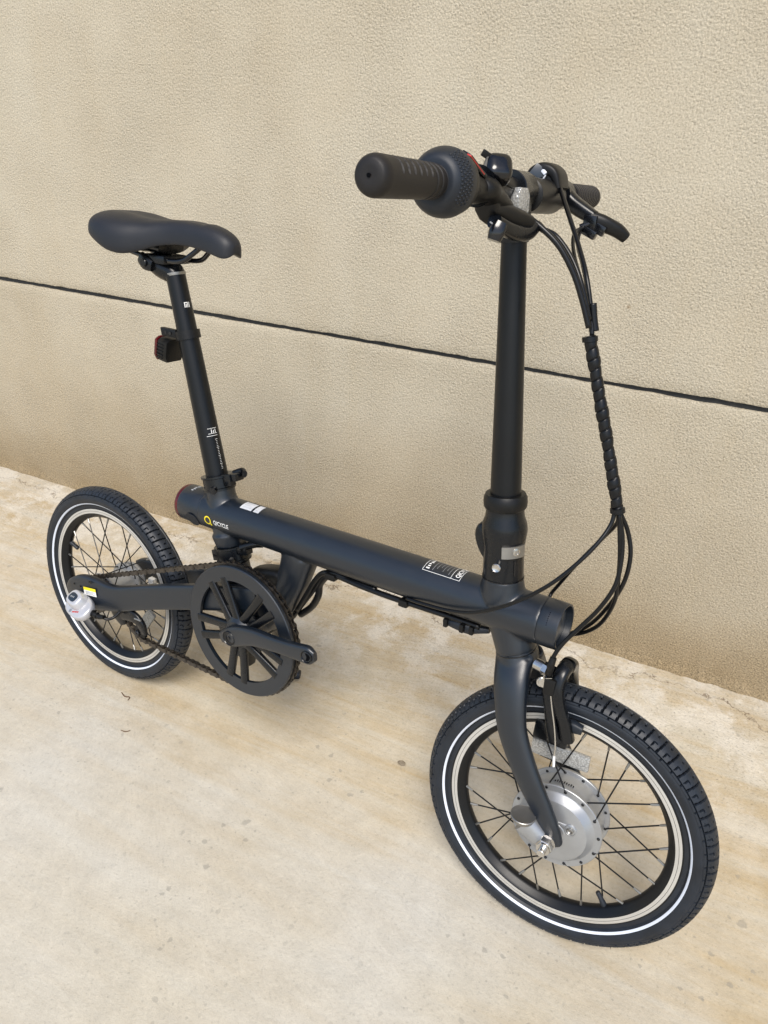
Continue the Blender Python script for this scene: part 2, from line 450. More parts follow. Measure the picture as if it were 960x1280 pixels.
def subdivide_long(V, F, maxlen):
    bm = bmesh.new(); vs = [bm.verts.new(v) for v in V]
    for f in F:
        try: bm.faces.new([vs[i] for i in f])
        except ValueError: pass
    for _ in range(6):
        e = [e for e in bm.edges if e.calc_length() > maxlen]
        if not e: break
        bmesh.ops.subdivide_edges(bm, edges=e, cuts=1, use_grid_fill=True)
    bmesh.ops.triangulate(bm, faces=bm.faces)
    bm.verts.index_update()
    out = np.array([v.co[:] for v in bm.verts]), [[v.index for v in f.verts] for f in bm.faces]
    bm.free(); return out

def thing(name, label, cat, loc=(0, 0, 0), group=None):
    o = bpy.data.objects.new(name, None); C.objects.link(o)
    o.location = loc; o.empty_display_size = 0.05
    o['label'] = label; o['category'] = cat
    if group: o['group'] = group
    return o

# ------------------------------------------------------------------ ground and wall
EDGE = 0.5345                        # wall foot, metres from the origin across the wall
g = MB()
xs = np.concatenate([np.linspace(-60, -3, 12), np.linspace(-2.5, 2.5, 60), np.linspace(3, 60, 12)])
V = np.array([(x_, y_, 0) for y_ in xs for x_ in xs]); k = len(xs)
g.add(V, [[j*k+i, j*k+i+1, (j+1)*k+i+1, (j+1)*k+i] for j in range(k-1) for i in range(k-1)])
M['ground'] = ground_mat(EDGE)
gr = g.build('ground', 'ground'); gr['kind'] = 'structure'

wall = thing('rendered_wall', 'tall sand coloured stucco wall with one dark horizontal joint, behind the bicycle', 'wall',
             (-SW*EDGE, CW*EDGE, 0))
wall.rotation_euler = (0, 0, WPH)
GZ, GH = 0.5772, 0.0098
def slab(name, z0, z1, depth=0.22):
    mb = MB()
    xs = np.concatenate([np.linspace(-14, -3.2, 10), np.linspace(-3, 2.2, 1100), np.linspace(2.4, 12, 10)])
    def edge_noise(seed, amp):
        r = np.random.default_rng(seed); n = len(xs)
        a = r.normal(size=n); k = np.ones(5)/5; a = np.convolve(a, k, 'same')
        b = np.interp(np.arange(n), np.arange(0, n + 30, 30), r.normal(size=len(np.arange(0, n + 30, 30))))
        return a*amp + b*amp*0.55
    top_wob = edge_noise(3, 0.0009); low_wob = edge_noise(4, 0.0009); fo = edge_noise(5, 0.0022)
    rows = []
    zs = np.concatenate([[z0], np.linspace(z0, z1, 14)[1:-1], [z1]])
    if z0 <= 0: zs = np.concatenate([[z0, 0.004, 0.012, 0.03], np.linspace(0.08, z1 - 0.02, 8), [z1 - 0.004, z1]])
    else: zs = np.concatenate([[z0, z0 + 0.004, z0 + 0.02], np.linspace(z0 + 0.1, z1, 8)])
    for z in zs:
        y = np.zeros(len(xs)); zz = np.full(len(xs), z)
        if z == z1 and z0 <= 0: zz = zz + top_wob; y = y + 0.0014
        if z == z0 and z0 > 0: zz = zz + low_wob; y = y + 0.0014
        if z0 <= 0 and z < 0.02: y = y + fo - (0.003 if z < 0.006 else 0)
        rows.append(np.stack([xs, y, zz], 1))
    n = len(xs); k = len(rows)
    back = [np.stack([xs, np.full(n, depth), np.full(n, z)], 1) for z in (rows[-1][:, 2].mean(), rows[0][:, 2].mean())]
    allr = rows + back
    V = np.concatenate(allr); K = len(allr)
    F = [[j*n+i, j*n+i+1, ((j+1) % K)*n+i+1, ((j+1) % K)*n+i] for j in range(K) for i in range(n-1)]
    F += [[j*n for j in range(K)], [j*n + n-1 for j in range(K)]]
    mb.add(V, F)
    return mb.build(name, 'wall', wall, 60)
slab('lower_wall_panel', -0.02, GZ)
slab('upper_wall_panel', GZ + GH, 3.4)
mb = MB(); box(mb, (-1, 0.108, GZ + GH/2), (26, 0.2, GH + 0.02), bev=0); mb.build('joint_strip', 'joint', wall)

# ------------------------------------------------------------------ the bicycle
# bicycle coordinates: x forward, y to its left, z up, origin under the rear hub
LEAN = 0.11055
bike = thing('folding_bicycle', 'matt black folding bicycle with small wheels, leaning on its kickstand in front of the wall', 'bicycle',
             (0, 0, LIFT))
bike.rotation_euler = (-LEAN, 0, 0)
A = np.array
TUBE_A = A([0, 0, .4259]); TUBE_D = vnorm([1, 0, .0582]); TUBE_U = A([-TUBE_D[2], 0, TUBE_D[0]]); TR = .0302
def TP(s, deg=0, r=TR):             # point on the main tube: length, angle (0 = right side, 90 = top)
    t = math.radians(deg)
    return TUBE_A + TUBE_D*s + r*(A([0, -1, 0])*math.cos(t) + TUBE_U*math.sin(t))
PD = vnorm([-.298, 0, 1]); PF = A([PD[2], 0, -PD[0]])
def post(z): return A([.4182 - .298*z, 0, z])
SD = vnorm([-.1355, 0, 1]); SF = A([SD[2], 0, -SD[0]])
def stem(z): return A([.8414 - .1355*z, 0, z])
HS = .1063; HC = A([.7117, 0, .9574])
HFx = A([math.cos(HS), math.sin(HS), 0]); HFy = A([-math.sin(HS), math.cos(HS), .0024]); HFz = A([0, 0, 1.])
def H(a, s, w): return HC + HFx*a + HFy*s + HFz*w
# front wheel frame in bicycle coordinates
FC = A([.90858, .00684, .19988]); st_, fl_ = .06504, .0342
def RXm(a): c, s = math.cos(a), math.sin(a); return A([[1, 0, 0], [0, c, s], [0, -s, c]])
def RZm(a): c, s = math.cos(a), math.sin(a); return A([[c, -s, 0], [s, c, 0], [0, 0, 1]])
FM = RXm(fl_) @ RZm(st_)
def Wf(p): return (FM @ np.asarray(p, float).T).T + FC
RM = RZm(.03053)
def Wr(p): return (RM @ np.asarray(p, float).T).T + A([0, 0, .2])

def remesh_obj(o, vox, smooth_it, fac=0.5, tube=False):
    r = o.modifiers.new('remesh', 'REMESH'); r.mode = 'VOXEL'; r.voxel_size = vox; r.use_smooth_shade = True
    s = o.modifiers.new('smooth', 'SMOOTH'); s.factor = fac; s.iterations = smooth_it
    dg = bpy.context.evaluated_depsgraph_get()
    me = bpy.data.meshes.new_from_object(o.evaluated_get(dg))
    o.modifiers.clear(); o.data = me
    if tube:                       # bring the plain part of the tube back to its true round
        n = len(me.vertices); co = np.empty(n*3); me.vertices.foreach_get('co', co); co = co.reshape(-1, 3)
        rel = co - TUBE_A; s = rel @ TUBE_D; rad = rel - s[:, None]*TUBE_D; r = np.linalg.norm(rad, axis=1)
        k = np.clip((TR + .0016 - r)/.0012, 0, 1)*(r > TR - .003)*((s > .256) & (s < .836))
        co = co + rad*((k*(TR/np.maximum(r, 1e-6) - 1))[:, None]); me.vertices.foreach_set('co', co.ravel())
    me.shade_smooth()

# ---- frame: main tube, seat and head sleeves, bottom bracket strut, one welded piece
mb = MB()
ax_n = 72
lathe(mb, [(.2535, TR), (.30, TR), (.60, TR), (.8385, TR), (.8385, .01), (.2535, .01)], TUBE_A, TUBE_D, ax_n, cap=True)
lathe(mb, [(0, .0236), (.045, .0236), (.060, .0236)], post(.432), PD, 48)                       # seat sleeve above
lathe(mb, [(0, .0300), (.012, .0275), (.020, .0250), (.028, .0236)], post(.444), PD, 48)
sweep(mb, [post(.443) + A([.022, 0, .001]), post(.462) + A([.0135, 0, .004]), post(.478) + A([.006, 0, 0])], [(.018, .012), (.014, .010), (.010, .008)], 20)
lathe(mb, [(0, .0245), (.05, .0245)], post(.392), PD, 48)                                       # seat sleeve below
lathe(mb, [(0, .0250), (.010, .0268), (.016, .0285)], post(.397), PD, 48)
lathe(mb, [(0, .0262), (.045, .0262)], stem(.470), SD, 48)         # head tube
sweep(mb, [A([.8065, 0, .4195]), A([.802, 0, .430]), A([.790, 0, .455]), stem(.485)], [(.0255, .0262)]*4, 48, smooth=4)
lathe(mb, [(0, .0300), (.010, .0290), (.020, .0275), (.028, .0262)], stem(.482), SD, 48)
sweep(mb, [stem(.470) + A([-.030, 0, 0]), stem(.490) + A([-.014, 0, 0])], [(.020, .014), (.014, .010)], 20)
sweep(mb, [A([.447, 0, .430]), A([.436, 0, .385]), A([.414, 0, .335]), A([.385, 0, .292])], [(.0235, .0300), (.0210, .0265), (.0205, .0250), (.026, .026)], 40, power=2.4)
lathe(mb, [(-.046, .0235), (.046, .0235)], A([.378, 0, .286]), A([0, 1, 0]), 48)
frame = mb.build('frame', 'paint', bike)
remesh_obj(frame, .0021, 7, tube=True)
mb = MB()
for s0 in (.2535, .8385): pass
lathe(mb, [(.2075, .0296), (.209, .0302), (.2505, .0302), (.252, .0297), (.256, .0297)], TUBE_A, TUBE_D, 72)      # tail cap of the tube
lathe(mb, [(0, .0135), (.0006, .0135)], TP(.240, -28, .0300), TP(0, -28, 1) - TUBE_A, 28)
mb.build('tube_end_cap', 'paint', frame, 40)
mb = MB()
lathe(mb, [(.199, .0200), (.1992, .0275), (.201, .0292), (.2035, .0299), (.2055, .0299), (.2078, .0295)], TUBE_A, TUBE_D, 72)
mb.build('rear_light_ring', 'redlens', frame, 50)
for dg_ in (70, 78, 86, 94, 102):
    mb = MB(); box(mb, TP(.225 + .0004*dg_ % .002, dg_, .03035), (.0042, .0024, .0004), (TUBE_D, TP(0, dg_ + 90, 1) - TUBE_A, TP(0, dg_, 1) - TUBE_A), bev=0)
    mb.build('charger_mark', 'greyprint', frame)
# front end of the tube: dark bezel with a recessed lamp
mb = MB()
lathe(mb, [(.838, .0298), (.8395, .0301), (.850, .0302), (.8622, .0298), (.8634, .0290), (.8630, .0272), (.853, .0262)], TUBE_A, TUBE_D, 72, cap=False)
lathe(mb, [(.838, .02985), (.838, .001)], TUBE_A, TUBE_D, 72, cap=False)
mb.build('headlight_housing', 'paint', frame, 30)
mb = MB()
lathe(mb, [(.8540, .0262), (.857, .018), (.8585, .0)], TUBE_A, TUBE_D, 48, cap=False)
mb.build('headlight_lens', 'lcd', frame, 50)
for k_ in range(7):
    mb = MB(); dg_ = 22 + k_*5.0
    box(mb, TP(.8495, dg_, .0300), (.0013, .0016, .0010), (TUBE_D, TP(0, dg_ + 90, 1) - TUBE_A, TP(0, dg_, 1) - TUBE_A), bev=0)
    mb.build('vent_slot', 'gloss', frame)

def on_tube(V, s0, deg0, rot=0.0, r=TR + .0005):
    """wrap flat artwork (x right, y up) on the tube"""
    c, s = math.cos(rot), math.sin(rot)
    out = []
    for x_, y_, z_ in V:
        X = x_*c - y_*s; Y = x_*s + y_*c
        out.append(TP(s0 + X, deg0 + math.degrees(Y/TR), r + z_))
    return np.array(out)

def decal(name, V, F, fn, mat, parent, lab=None):
    V, F = subdivide_long(V, F, .004)
    mb = MB(); mb.add(fn(V), F)
    return mb.build(name, mat, parent, 180, lab)

V, F = text_pts('QICYCLE', .0100, .00012)
V[:, 0] *= .80
decal('name_lettering', V, F, lambda V: on_tube(V, .2912, -15.0), 'white', frame)
a_ = np.linspace(0, 2*PI, 41)
def ring2d(cx_, cy_, r0, r1, n=40, a0=0, a1=2*PI):
    a = np.linspace(a0, a1, n + 1)
    V = np.concatenate([np.stack([cx_ + r0*np.cos(a), cy_ + r0*np.sin(a), 0*a], 1), np.stack([cx_ + r1*np.cos(a), cy_ + r1*np.sin(a), 0*a], 1)])
    return V, [[i, i+1, n+1+i+1, n+1+i] for i in range(n)]
V, F = ring2d(0, 0, .0052, .0072)
decal('logo_ring', V, F, lambda V: on_tube(V, .2785, -8.5), 'yellow', frame)
V, F = ring2d(0, 0, .0001, .0019, 20)
decal('logo_dot', V, F, lambda V: on_tube(V, .2853, -20), 'yellow', frame)
def rect2d(x0, y0, x1, y1): return np.array([(x0, y0, 0), (x1, y0, 0), (x1, y1, 0), (x0, y1, 0)]), [[0, 1, 2, 3]]
# stickers on top of the tube
for x0, x1 in ((0, .0235), (.0275, .0385)):
    V, F = rect2d(x0, 0, x1, .019)
    st = decal('sticker', V, F, lambda V: on_tube(V, .3345, 61), 'sticker', frame)
    for q in range(3 if x0 == 0 else 2):
        V, F = rect2d(x0 + .003, .004 + q*.0050, x1 - .004 - .003*(q % 2), .0045 + q*.0050)
        decal('print_line', V, F, lambda V: on_tube(V, .3345, 61, r=TR + .0008), 'faint', st)
# white outlined data panel near the head
L0, D0 = .668, 55.0
def lab_fn(V): return on_tube(V, L0, D0)
mb = MB()
W_, H_, t_ = .056, .040, .0006
for r_ in ((0, 0, W_, t_), (0, H_ - t_, W_, H_), (0, t_, t_, H_ - t_), (W_ - t_, t_, W_, H_ - t_), (.0425, t_, .0425 + t_, H_ - t_)):
    V, F = subdivide_long(*rect2d(*r_), .004); mb.add(lab_fn(V), F)
mb.build('data_panel_outline', 'white', frame, 180)
V, F = text_pts('QICYCLE', .0085, .0002)
V = np.stack([-V[:, 1], V[:, 0], V[:, 2]], 1); V[:, 1] = V[:, 1]*.86
decal('panel_lettering', V, F, lambda V: on_tube(V + A([.0535, .004, 0]), L0, D0), 'white', frame)
for q in range(7):
    V, F = rect2d(.0035 + .0006*(q % 2), .004 + q*.0042, .0085 - .0008*(q % 3), .0062 + q*.0042)
    decal('panel_glyph', V, F, lab_fn, 'white', frame)
for q in range(6):
    V, F = rect2d(.0135 + q*.0048, .004 + (q*7 % 5)*.002, .0140 + q*.0048, .030)
    decal('print_line', V, F, lab_fn, 'greyprint', frame)

# ---- seat post with its print
mb = MB()
zz = np.linspace(.36, .797, 12)
lathe(mb, [((z - .36)/PD[2], .0166 - .0104*(z - .6)) for z in zz], post(.36), PD, 56)
sp = mb.build('seat_post', 'post', bike)
mb = MB(); lathe(mb, [(0, .0150), (.0035, .0156), (.004, .0156)], post(.7965), PD, 40); mb.build('top_rim', 'dull_steel', sp)
def on_post(V, z, deg, r=None):
    out = []
    for x_, y_, z_ in V:
        zc = z + y_*PD[2]; rr = (.0166 - .0104*(zc - .6)) + .0003 + z_
        t = math.radians(deg) + x_/rr
        out.append(post(zc) + rr*(A([0, -1, 0])*math.cos(t) + PF*math.sin(t)))
    return np.array(out)
# small square two-letter mark: m and i
mk = MB()
U = .0021
def stroke(x0, y0, x1, y1, z=0):
    V, F = subdivide_long(*rect2d(x0, y0, x1, y1), .002); mk.add(on_post(V, .751, 62), F)
stroke(0, 0, .0012, .0075); stroke(.0012, .0063, .0058, .0075); stroke(.0046, 0, .0058, .0063); stroke(.0023, 0, .0035, .0050); stroke(.0072, 0, .0084, .0075)
mk.build('post_logo', 'white', sp, 180)
mk = MB()
for q in range(19):
    w_ = .0042 if q % 5 == 0 else .0022
    V, F = rect2d(-w_/2, -q*.0026, w_/2, -q*.0026 + .0005); V, F = subdivide_long(V, F, .002)
    mk.add(on_post(V, .5590, 84), F)
for y0 in (.006, .0095, .0175):
    V, F = subdivide_long(*rect2d(-.011 if y0 > .007 else -.014, y0, .004, y0 + .0006), .002); mk.add(on_post(V, .559, 84), F)
for q in range(3): V, F = subdivide_long(*rect2d(-.006 + q*.0032, .0105, -.0048 + q*.0032, .0160 - .0012*(q % 2)), .002); mk.add(on_post(V, .559, 84), F)
mk.build('height_scale', 'white', sp, 180)

# ---- seat clamp and the clamp of the rear fold below
def collar(name, zc, h, r, lugs, parent=bike, mat='satin', flare=.002):
    mb = MB()
    o = post(zc)
    lathe(mb, [(-h/2, r*.92), (-h/2, r + flare), (-h/2 + .003, r + flare), (-h/2 + .004, r), (h/2 - .004, r), (h/2 - .003, r + flare), (h/2, r + flare), (h/2, r*.92)], o, PD, 48, closed=False)
    ob = mb.build(name, mat, parent, 30)
    return ob
cl = collar('seat_clamp', .4935, .023, .0240, 1)
mb = MB()
box(mb, post(.497) + PF*.028 + A([0, -.004, 0]), (.020, .012, .019), (PF, (0, 1, 0), PD), bev=.002)
box(mb, post(.500) + PF*.040 + A([0, .002, 0]), (.016, .018, .012), (PF, (0, 1, 0), PD), bev=.002)
sweep(mb, [post(.503) + PF*.030 + A([0, .008, 0]), post(.506) + PF*.046 + A([0, .012, 0]), post(.503) + PF*.056 + A([0, .006, 0])], [(.004, .006)]*3, 12, smooth=4)
mb.build('quick_release_lever', 'satin', cl)
mb = MB(); lathe(mb, [(-.006, .0055), (.004, .0062), (.006, .0058)], post(.489) + A([.012, -.0225, 0]), A([.35, -.9, 0]), 6)
lathe(mb, [(.006, .0036), (.0065, .0036)], post(.489) + A([.012, -.0225, 0]), A([.35, -.9, 0]), 16)
mb.build('clamp_bolt', 'gloss', cl)
c2 = collar('fold_clamp', .380, .026, .0262, 1, flare=.0022)
mb = MB()
box(mb, post(.387) + PF*.034 + A([0, -.006, 0]), (.022, .016, .014), (PF, (0, 1, 0), PD), bev=.002)
sweep(mb, [post(.392) + PF*.034 + A([0, -.012, 0]), post(.396) + PF*.055 + A([0, -.004, 0]), post(.394) + PF*.066 + A([0, .006, 0])], [(.005, .006)]*3, 12, smooth=4)
mb.build('clamp_lever', 'satin', c2)
mb = MB(); box(mb, post(.379) - PF*.024 + A([0, -.014, 0]), (.012, .008, .018), (PF, (0, 1, 0), PD), bev=.001); mb.build('clamp_lug', 'satin', c2)
mb = MB(); lathe(mb, [(-.008, .006), (.003, .0068), (.005, .0062)], post(.378) + A([.020, -.024, 0]), A([.5, -.85, 0]), 6)
mb.build('clamp_bolt', 'gloss', c2)
mb = MB(); lathe(mb, [(0, .0215), (.055, .0215), (.07, .019), (.12, .019)], post(.270), PD, 40)
lathe(mb, [(0, .0235), (.02, .0235)], post(.345), PD, 40)
mb.build('rear_fold_tube', 'paint', bike)

# ---- suspension block between the strut and the fold tube
mb = MB()
sweep(mb, [A([0.3394, 0.0150, 0.3337]), A([0.3575, 0.0100, 0.3530]), A([0.4067, 0.0000, 0.3714]), A([0.4265, 0.0000, 0.3705])], [(.012, .010), (.018, .016), (.020, .018), (.016, .014)], 28, smooth=4, power=2.6)
mb.build('rear_damper', 'plastic', bike)

# ---- saddle
mb = MB()
secs = []
#      x      half width  top z  side drop  crown
S = [(.046, .030, .8655, .014, .002), (.050, .046, .8690, .022, .003), (.062, .061, .8735, .030, .004), (.080, .0670, .8755, .039, .003), (.105, .067, .8755, .049, .002),
     (.130, .060, .8740, .050, .001), (.155, .047, .8725, .042, .002), (.180, .035, .8735, .034, .003), (.205, .0275, .8750, .031, .004), (.230, .0245, .8750, .030, .004),
     (.255, .0230, .8730, .030, .004), (.277, .0215, .8690, .030, .004), (.292, .0190, .8640, .028, .003), (.300, .0145, .8590, .022, .002), (.3045, .008, .8540, .013, .001), (.3055, .003, .8515, .006, 0)]
S = catmull([A(q) for q in S], 4)
n_ = 44
rows = []
for x_, w_, zt, dr, cr_ in S:
    w_ = max(w_, .003); row = []
    for i in range(n_):
        t = 2*PI*i/n_
        c, s = math.cos(t), math.sin(t)
        if s >= 0:                                   # upper side
            yy = w_*np.sign(c)*abs(c)**.72
            zz_ = zt - dr*(1 - s**.55)*.98 + cr_*s*math.cos(yy/max(w_, .02)*1.2)
            groove = .0035*math.exp(-(yy/.012)**2)*(1 if x_ < .25 else 0)*min(1, max(0, (x_ - .055)/.04))
            zz_ -= groove*s
        else:                                        # underside, hollow
            yy = w_*.94*np.sign(c)*abs(c)**.8
            zz_ = zt - dr + (-.0035*abs(s)**.5 + .010*abs(s)**2)*min(1, dr/.045)
        tilt_ = .0
        row.append((x_, yy, zz_))
    rows.append(row)
V = A(rows).reshape(-1, 3); k = len(rows)
F = [[j*n_+i, j*n_+(i+1) % n_, (j+1)*n_+(i+1) % n_, (j+1)*n_+i] for j in range(k-1) for i in range(n_)] + [list(range(n_)), [(k-1)*n_+i for i in range(n_)]]
mb.add(V, F)
sad = mb.build('saddle', 'saddle', bike, 180)
mm = sad.modifiers.new('sub', 'SUBSURF'); mm.levels = 1; mm.render_levels = 1
mb = MB()
for s_ in (-1, 1):
    y_ = .019*s_
    cable_path(mb, [(.070, .030*s_, .836), (.085, .026*s_, .830), (.108, y_, .8225), (.135, y_, .8195), (.175, y_, .8185), (.212, y_*.95, .8215), (.232, y_*.8, .8330), (.252, y_*.5, .850)], .0037, 12)
mb.build('saddle_rail', 'gloss', sad)
mb = MB()
box(mb, (.160, 0, .8185), (.050, .052, .012), ((1, 0, .02), (0, 1, 0), (0, 0, 1)), bev=.003)
sweep(mb, [(.134, -.025, .8180), (.146, -.026, .8120), (.160, -.025, .808)], [(.004, .009), (.005, .011), (.004, .008)], 16, smooth=3, power=3)
sweep(mb, [(.128, 0, .832), (.150, 0, .838), (.172, 0, .834)], [(.024, .008), (.026, .012), (.024, .008)], 24, smooth=3, power=3)
sweep(mb, [(.145, 0, .815), (.158, 0, .806), (.176, 0, .800), (.1815, 0, .794)], [(.024, .020), (.022, .018), (.0165, .0165), (.0150, .0150)], 28, smooth=4)
lathe(mb, [(-.03, .005), (.03, .005)], (.150, 0, .813), (0, 1, 0), 12)
mb.build('seat_clamp_head', 'satin', sad)
mb = MB(); lathe(mb, [(-.002, .0055), (.001, .006), (.002, .005)], (.148, -.0315, .812), (0, -1, 0), 20); mb.build('clamp_washer', 'satin', sad)
# small badge stitched on the tail
V, F = text_pts('QICYCLE', .0045)
decalV = A([(.066 + v[1]*1.0, -.012 + v[0]*-1.0, .0) for v in V])
# ---- rear light on the seat post
mb = MB(); zc = .7135
rr_ = .0166 - .0104*(zc - .6)
lathe(mb, [(-.0065, rr_ + .0002), (-.0065, rr_ + .0034), (.0065, rr_ + .0034), (.0065, rr_ + .0002)], post(zc), PD, 48)
box(mb, post(zc) + A([-.026, -.012, .0]) , (.030, .009, .013), ((1, .12, -.0), (-.12, 1, 0), PD), bev=.002)
tl = mb.build('rear_light', 'plastic', bike)
ld = vnorm([-1, -.05, .12])
lu = vnorm(np.cross(ld, [0, 1, 0]))*-1
if lu[2] < 0: lu = -lu
ly = np.cross(lu, ld)
lc = post(zc) + A([-.035, -.004, -.027])
mb = MB()
outl = [(-.019, .013), (-.019, -.010), (-.014, -.0185), (.014, -.0185), (.019, -.010), (.019, .013), (.012, .0175), (-.012, .0175)]
plate(mb, outl, lc, ly, lu, ld, .020, bev=.0025)
mb.build('light_body', 'plastic', tl)
mb = MB(); plate(mb, [(p*1.03, q*1.03) for p, q in outl], lc + ld*.0125, ly, lu, ld, .005, bev=.0012); mb.build('light_lens', 'redlens', tl)
for q in range(5):
    mb = MB(); box(mb, lc + lu*(.008 - q*.0052) - ly*0 + A([0, -.0195, 0]) + ld*.002, (.013, .0016, .0012), (ld, (0, 1, 0), lu), bev=0); mb.build('body_rib', 'satin', tl)
for q in (-.005, .005):
    mb = MB(); lathe(mb, [(0, .0026), (.0008, .0026)], post(zc) + A([-.026 + q, -.0165, .0]), A([.0, -1, 0]), 14); mb.build('bracket_screw', 'gloss', tl)

# ---- handlebar post: collar, hinge and mast
mb = MB()
lathe(mb, [(-.0005, .0262), (0, .0256), (.028, .0250), (.040, .0250), (.052, .0268), (.064, .0282), (.072, .0272), (.080, .0243), (.090, .0228), (.093, .0228)], stem(.5135), SD, 64)
sweep(mb, [stem(.532) + A([-.020, 0, 0]), stem(.546) + A([-.0255, 0, 0]), stem(.560) + A([-.0280, 0, 0]), stem(.569) + A([-.0270, 0, 0]), stem(.573) + A([-.022, 0, 0])], [(.010, .004), (.011, .008), (.011, .010), (.010, .009), (.008, .006)], 20, smooth=4, power=3)
hinge = mb.build('stem_hinge', 'satin', bike, 40)
mb = MB(); lathe(mb, [(-.009, .0225), (-.009, .0243), (-.006, .0262), (0, .0268), (.006, .0262), (.010, .0243), (.010, .0218)], stem(.612), SD, 64)
mb.build('rubber_collar', 'plastic', hinge, 40)
def stem_pt(z, deg, r):            # 0 = right side, 90 = front
    t = math.radians(deg); return stem(z) + r*(A([0, -1, 0])*math.cos(t) + SF*math.sin(t))
mb = MB()
def curved_plate(mb, z0, z1, d0, d1, r0, r1, n=14):
    V = []; 
    for r in (r0, r1):
        for z in (z0, z1):
            for t in np.linspace(d0, d1, n): V.append(stem_pt(z, t, r))
    F = []
    for i in range(n-1):
        a, b, c, d = i, n+i, 2*n+i, 3*n+i
        F += [[a, a+1, b+1, b], [c, c+1, d+1, d], [a, a+1, c+1, c], [b, b+1, d+1, d]]
    F += [[0, n, 3*n, 2*n], [n-1, 2*n-1, 4*n-1, 3*n-1]]
    mb.add(V, F)
curved_plate(mb, .5475, .5625, 20, 84, .0262, .0292)
mb.build('steel_latch_plate', 'dull_steel', hinge, 30)
mb = MB()
lathe(mb, [(-.003, .0048), (.0008, .0050), (.0012, .0030), (.0004, .0028)], stem_pt(.5555, 56, .0290), stem_pt(.5555, 56, 1) - stem(.5555), 20)
mb.build('latch_screw', 'steel', hinge)
mb = MB()
d_ = vnorm(stem_pt(.536, 8, 1) - stem(.536))
lathe(mb, [(-.006, .0032), (.001, .0036), (.006, .0056), (.0068, .0050), (.0055, .0030)], stem_pt(.5365, 10, .0262), d_, 20)
mb.build('hinge_bolt', 'steel', hinge)
mb = MB(); curved_plate(mb, .5225, .5425, 55, 59, .0247, .0259, 3); mb.build('hinge_slot', 'gloss', hinge, 30)
mb = MB(); lathe(mb, [(-.0006, .0266), (.0006, .0266)], stem(.5138), SD, 64); mb.build('bearing_seam', 'gloss', hinge)
mb = MB()
zz = np.linspace(.600, .925, 10)
lathe(mb, [((z - .600)/SD[2], .0191 - .0167*(z - .6)) for z in zz], stem(.600), SD, 64)
mast = mb.build('handlebar_post', 'post', bike)

# ---- handlebar with grips (straight bar across the top of the post)
def bar_lathe(mb, prof, n=40, mi=0, off=(0, 0), mis=None, cap=True):
    lathe(mb, prof, H(off[0], 0, off[1]), HFy, n, mi, cap=cap, mis=mis)
mb = MB()
bar_lathe(mb, [(-.30, .0111), (-.06, .0111), (-.05, .0127), (.05, .0127), (.06, .0111), (.30, .0111)])
bar = mb.build('handlebar', 'post', bike)
mb = MB()
bar_lathe(mb, [(-.022, .0185), (-.021, .0195), (.018, .0195), (.020, .0185)])
sweep(mb, [stem(.905), stem(.925), stem(.950)], [(.0150, .0150), (.0165, .0165), (.0185, .0160)], 30, power=2.4)
mb.build('bar_clamp', 'satin', mast)
def grip(side):
    mb = MB(); prof = []
    L_ = .115 if side < 0 else .118
    s0 = -.319 if side < 0 else .319
    ss = np.linspace(0, L_, 150)
    for q in ss:
        r = .0156 - .0012*q/L_
        if q < .010: r *= math.sqrt(max(0, 1 - ((.010 - q)/.0106)**2)) *.42 + .58
        if q > .085: r += -.0009*(math.sin((q - .085)*PI*2/.010) > .2)
        if side > 0 and .012 < q < .085: r += -.0009*(math.sin(q*PI*2/.0085) > .3)
        prof.append((s0 - side*q, r))
    prof = [(s0, .001), (s0 + side*.0004, .006)] + prof
    n = 56
    lathe(mb, prof, H(0, 0, 0), HFy, n)
    if side < 0:                                  # curved grooves pressed in the outer end
        Vv = mb.v[0]; r0 = Vv - H(0, 0, 0); s = r0 @ HFy
        px_ = r0 @ HFx; pz_ = r0 @ HFz; ang = np.arctan2(px_, pz_)
        q = s + .319
        ph = (q - .006*np.cos(ang*1.0 - .3))/.0105
        gate = (q > .022) & (q < .082) & (ang > -2.2) & (ang < 1.3)
        d = np.where(gate & ((ph % 1) < .22), -.0016, 0)
        rad = np.sqrt(px_**2 + pz_**2) + 1e-9
        Vv = Vv + (HFx*(px_/rad)[:, None] + HFz*(pz_/rad)[:, None])*d[:, None]
        mb.v = [Vv]
    g_ = mb.build('grip', 'grip', bar, 40)
    mb = MB(); lathe(mb, [(-.0008, .0015), (.0008, .0016)], H(0, s0 + side*.0003, 0), HFy*side, 12); mb.build('end_hole', 'groove', bar)
grip(-1); grip(1)

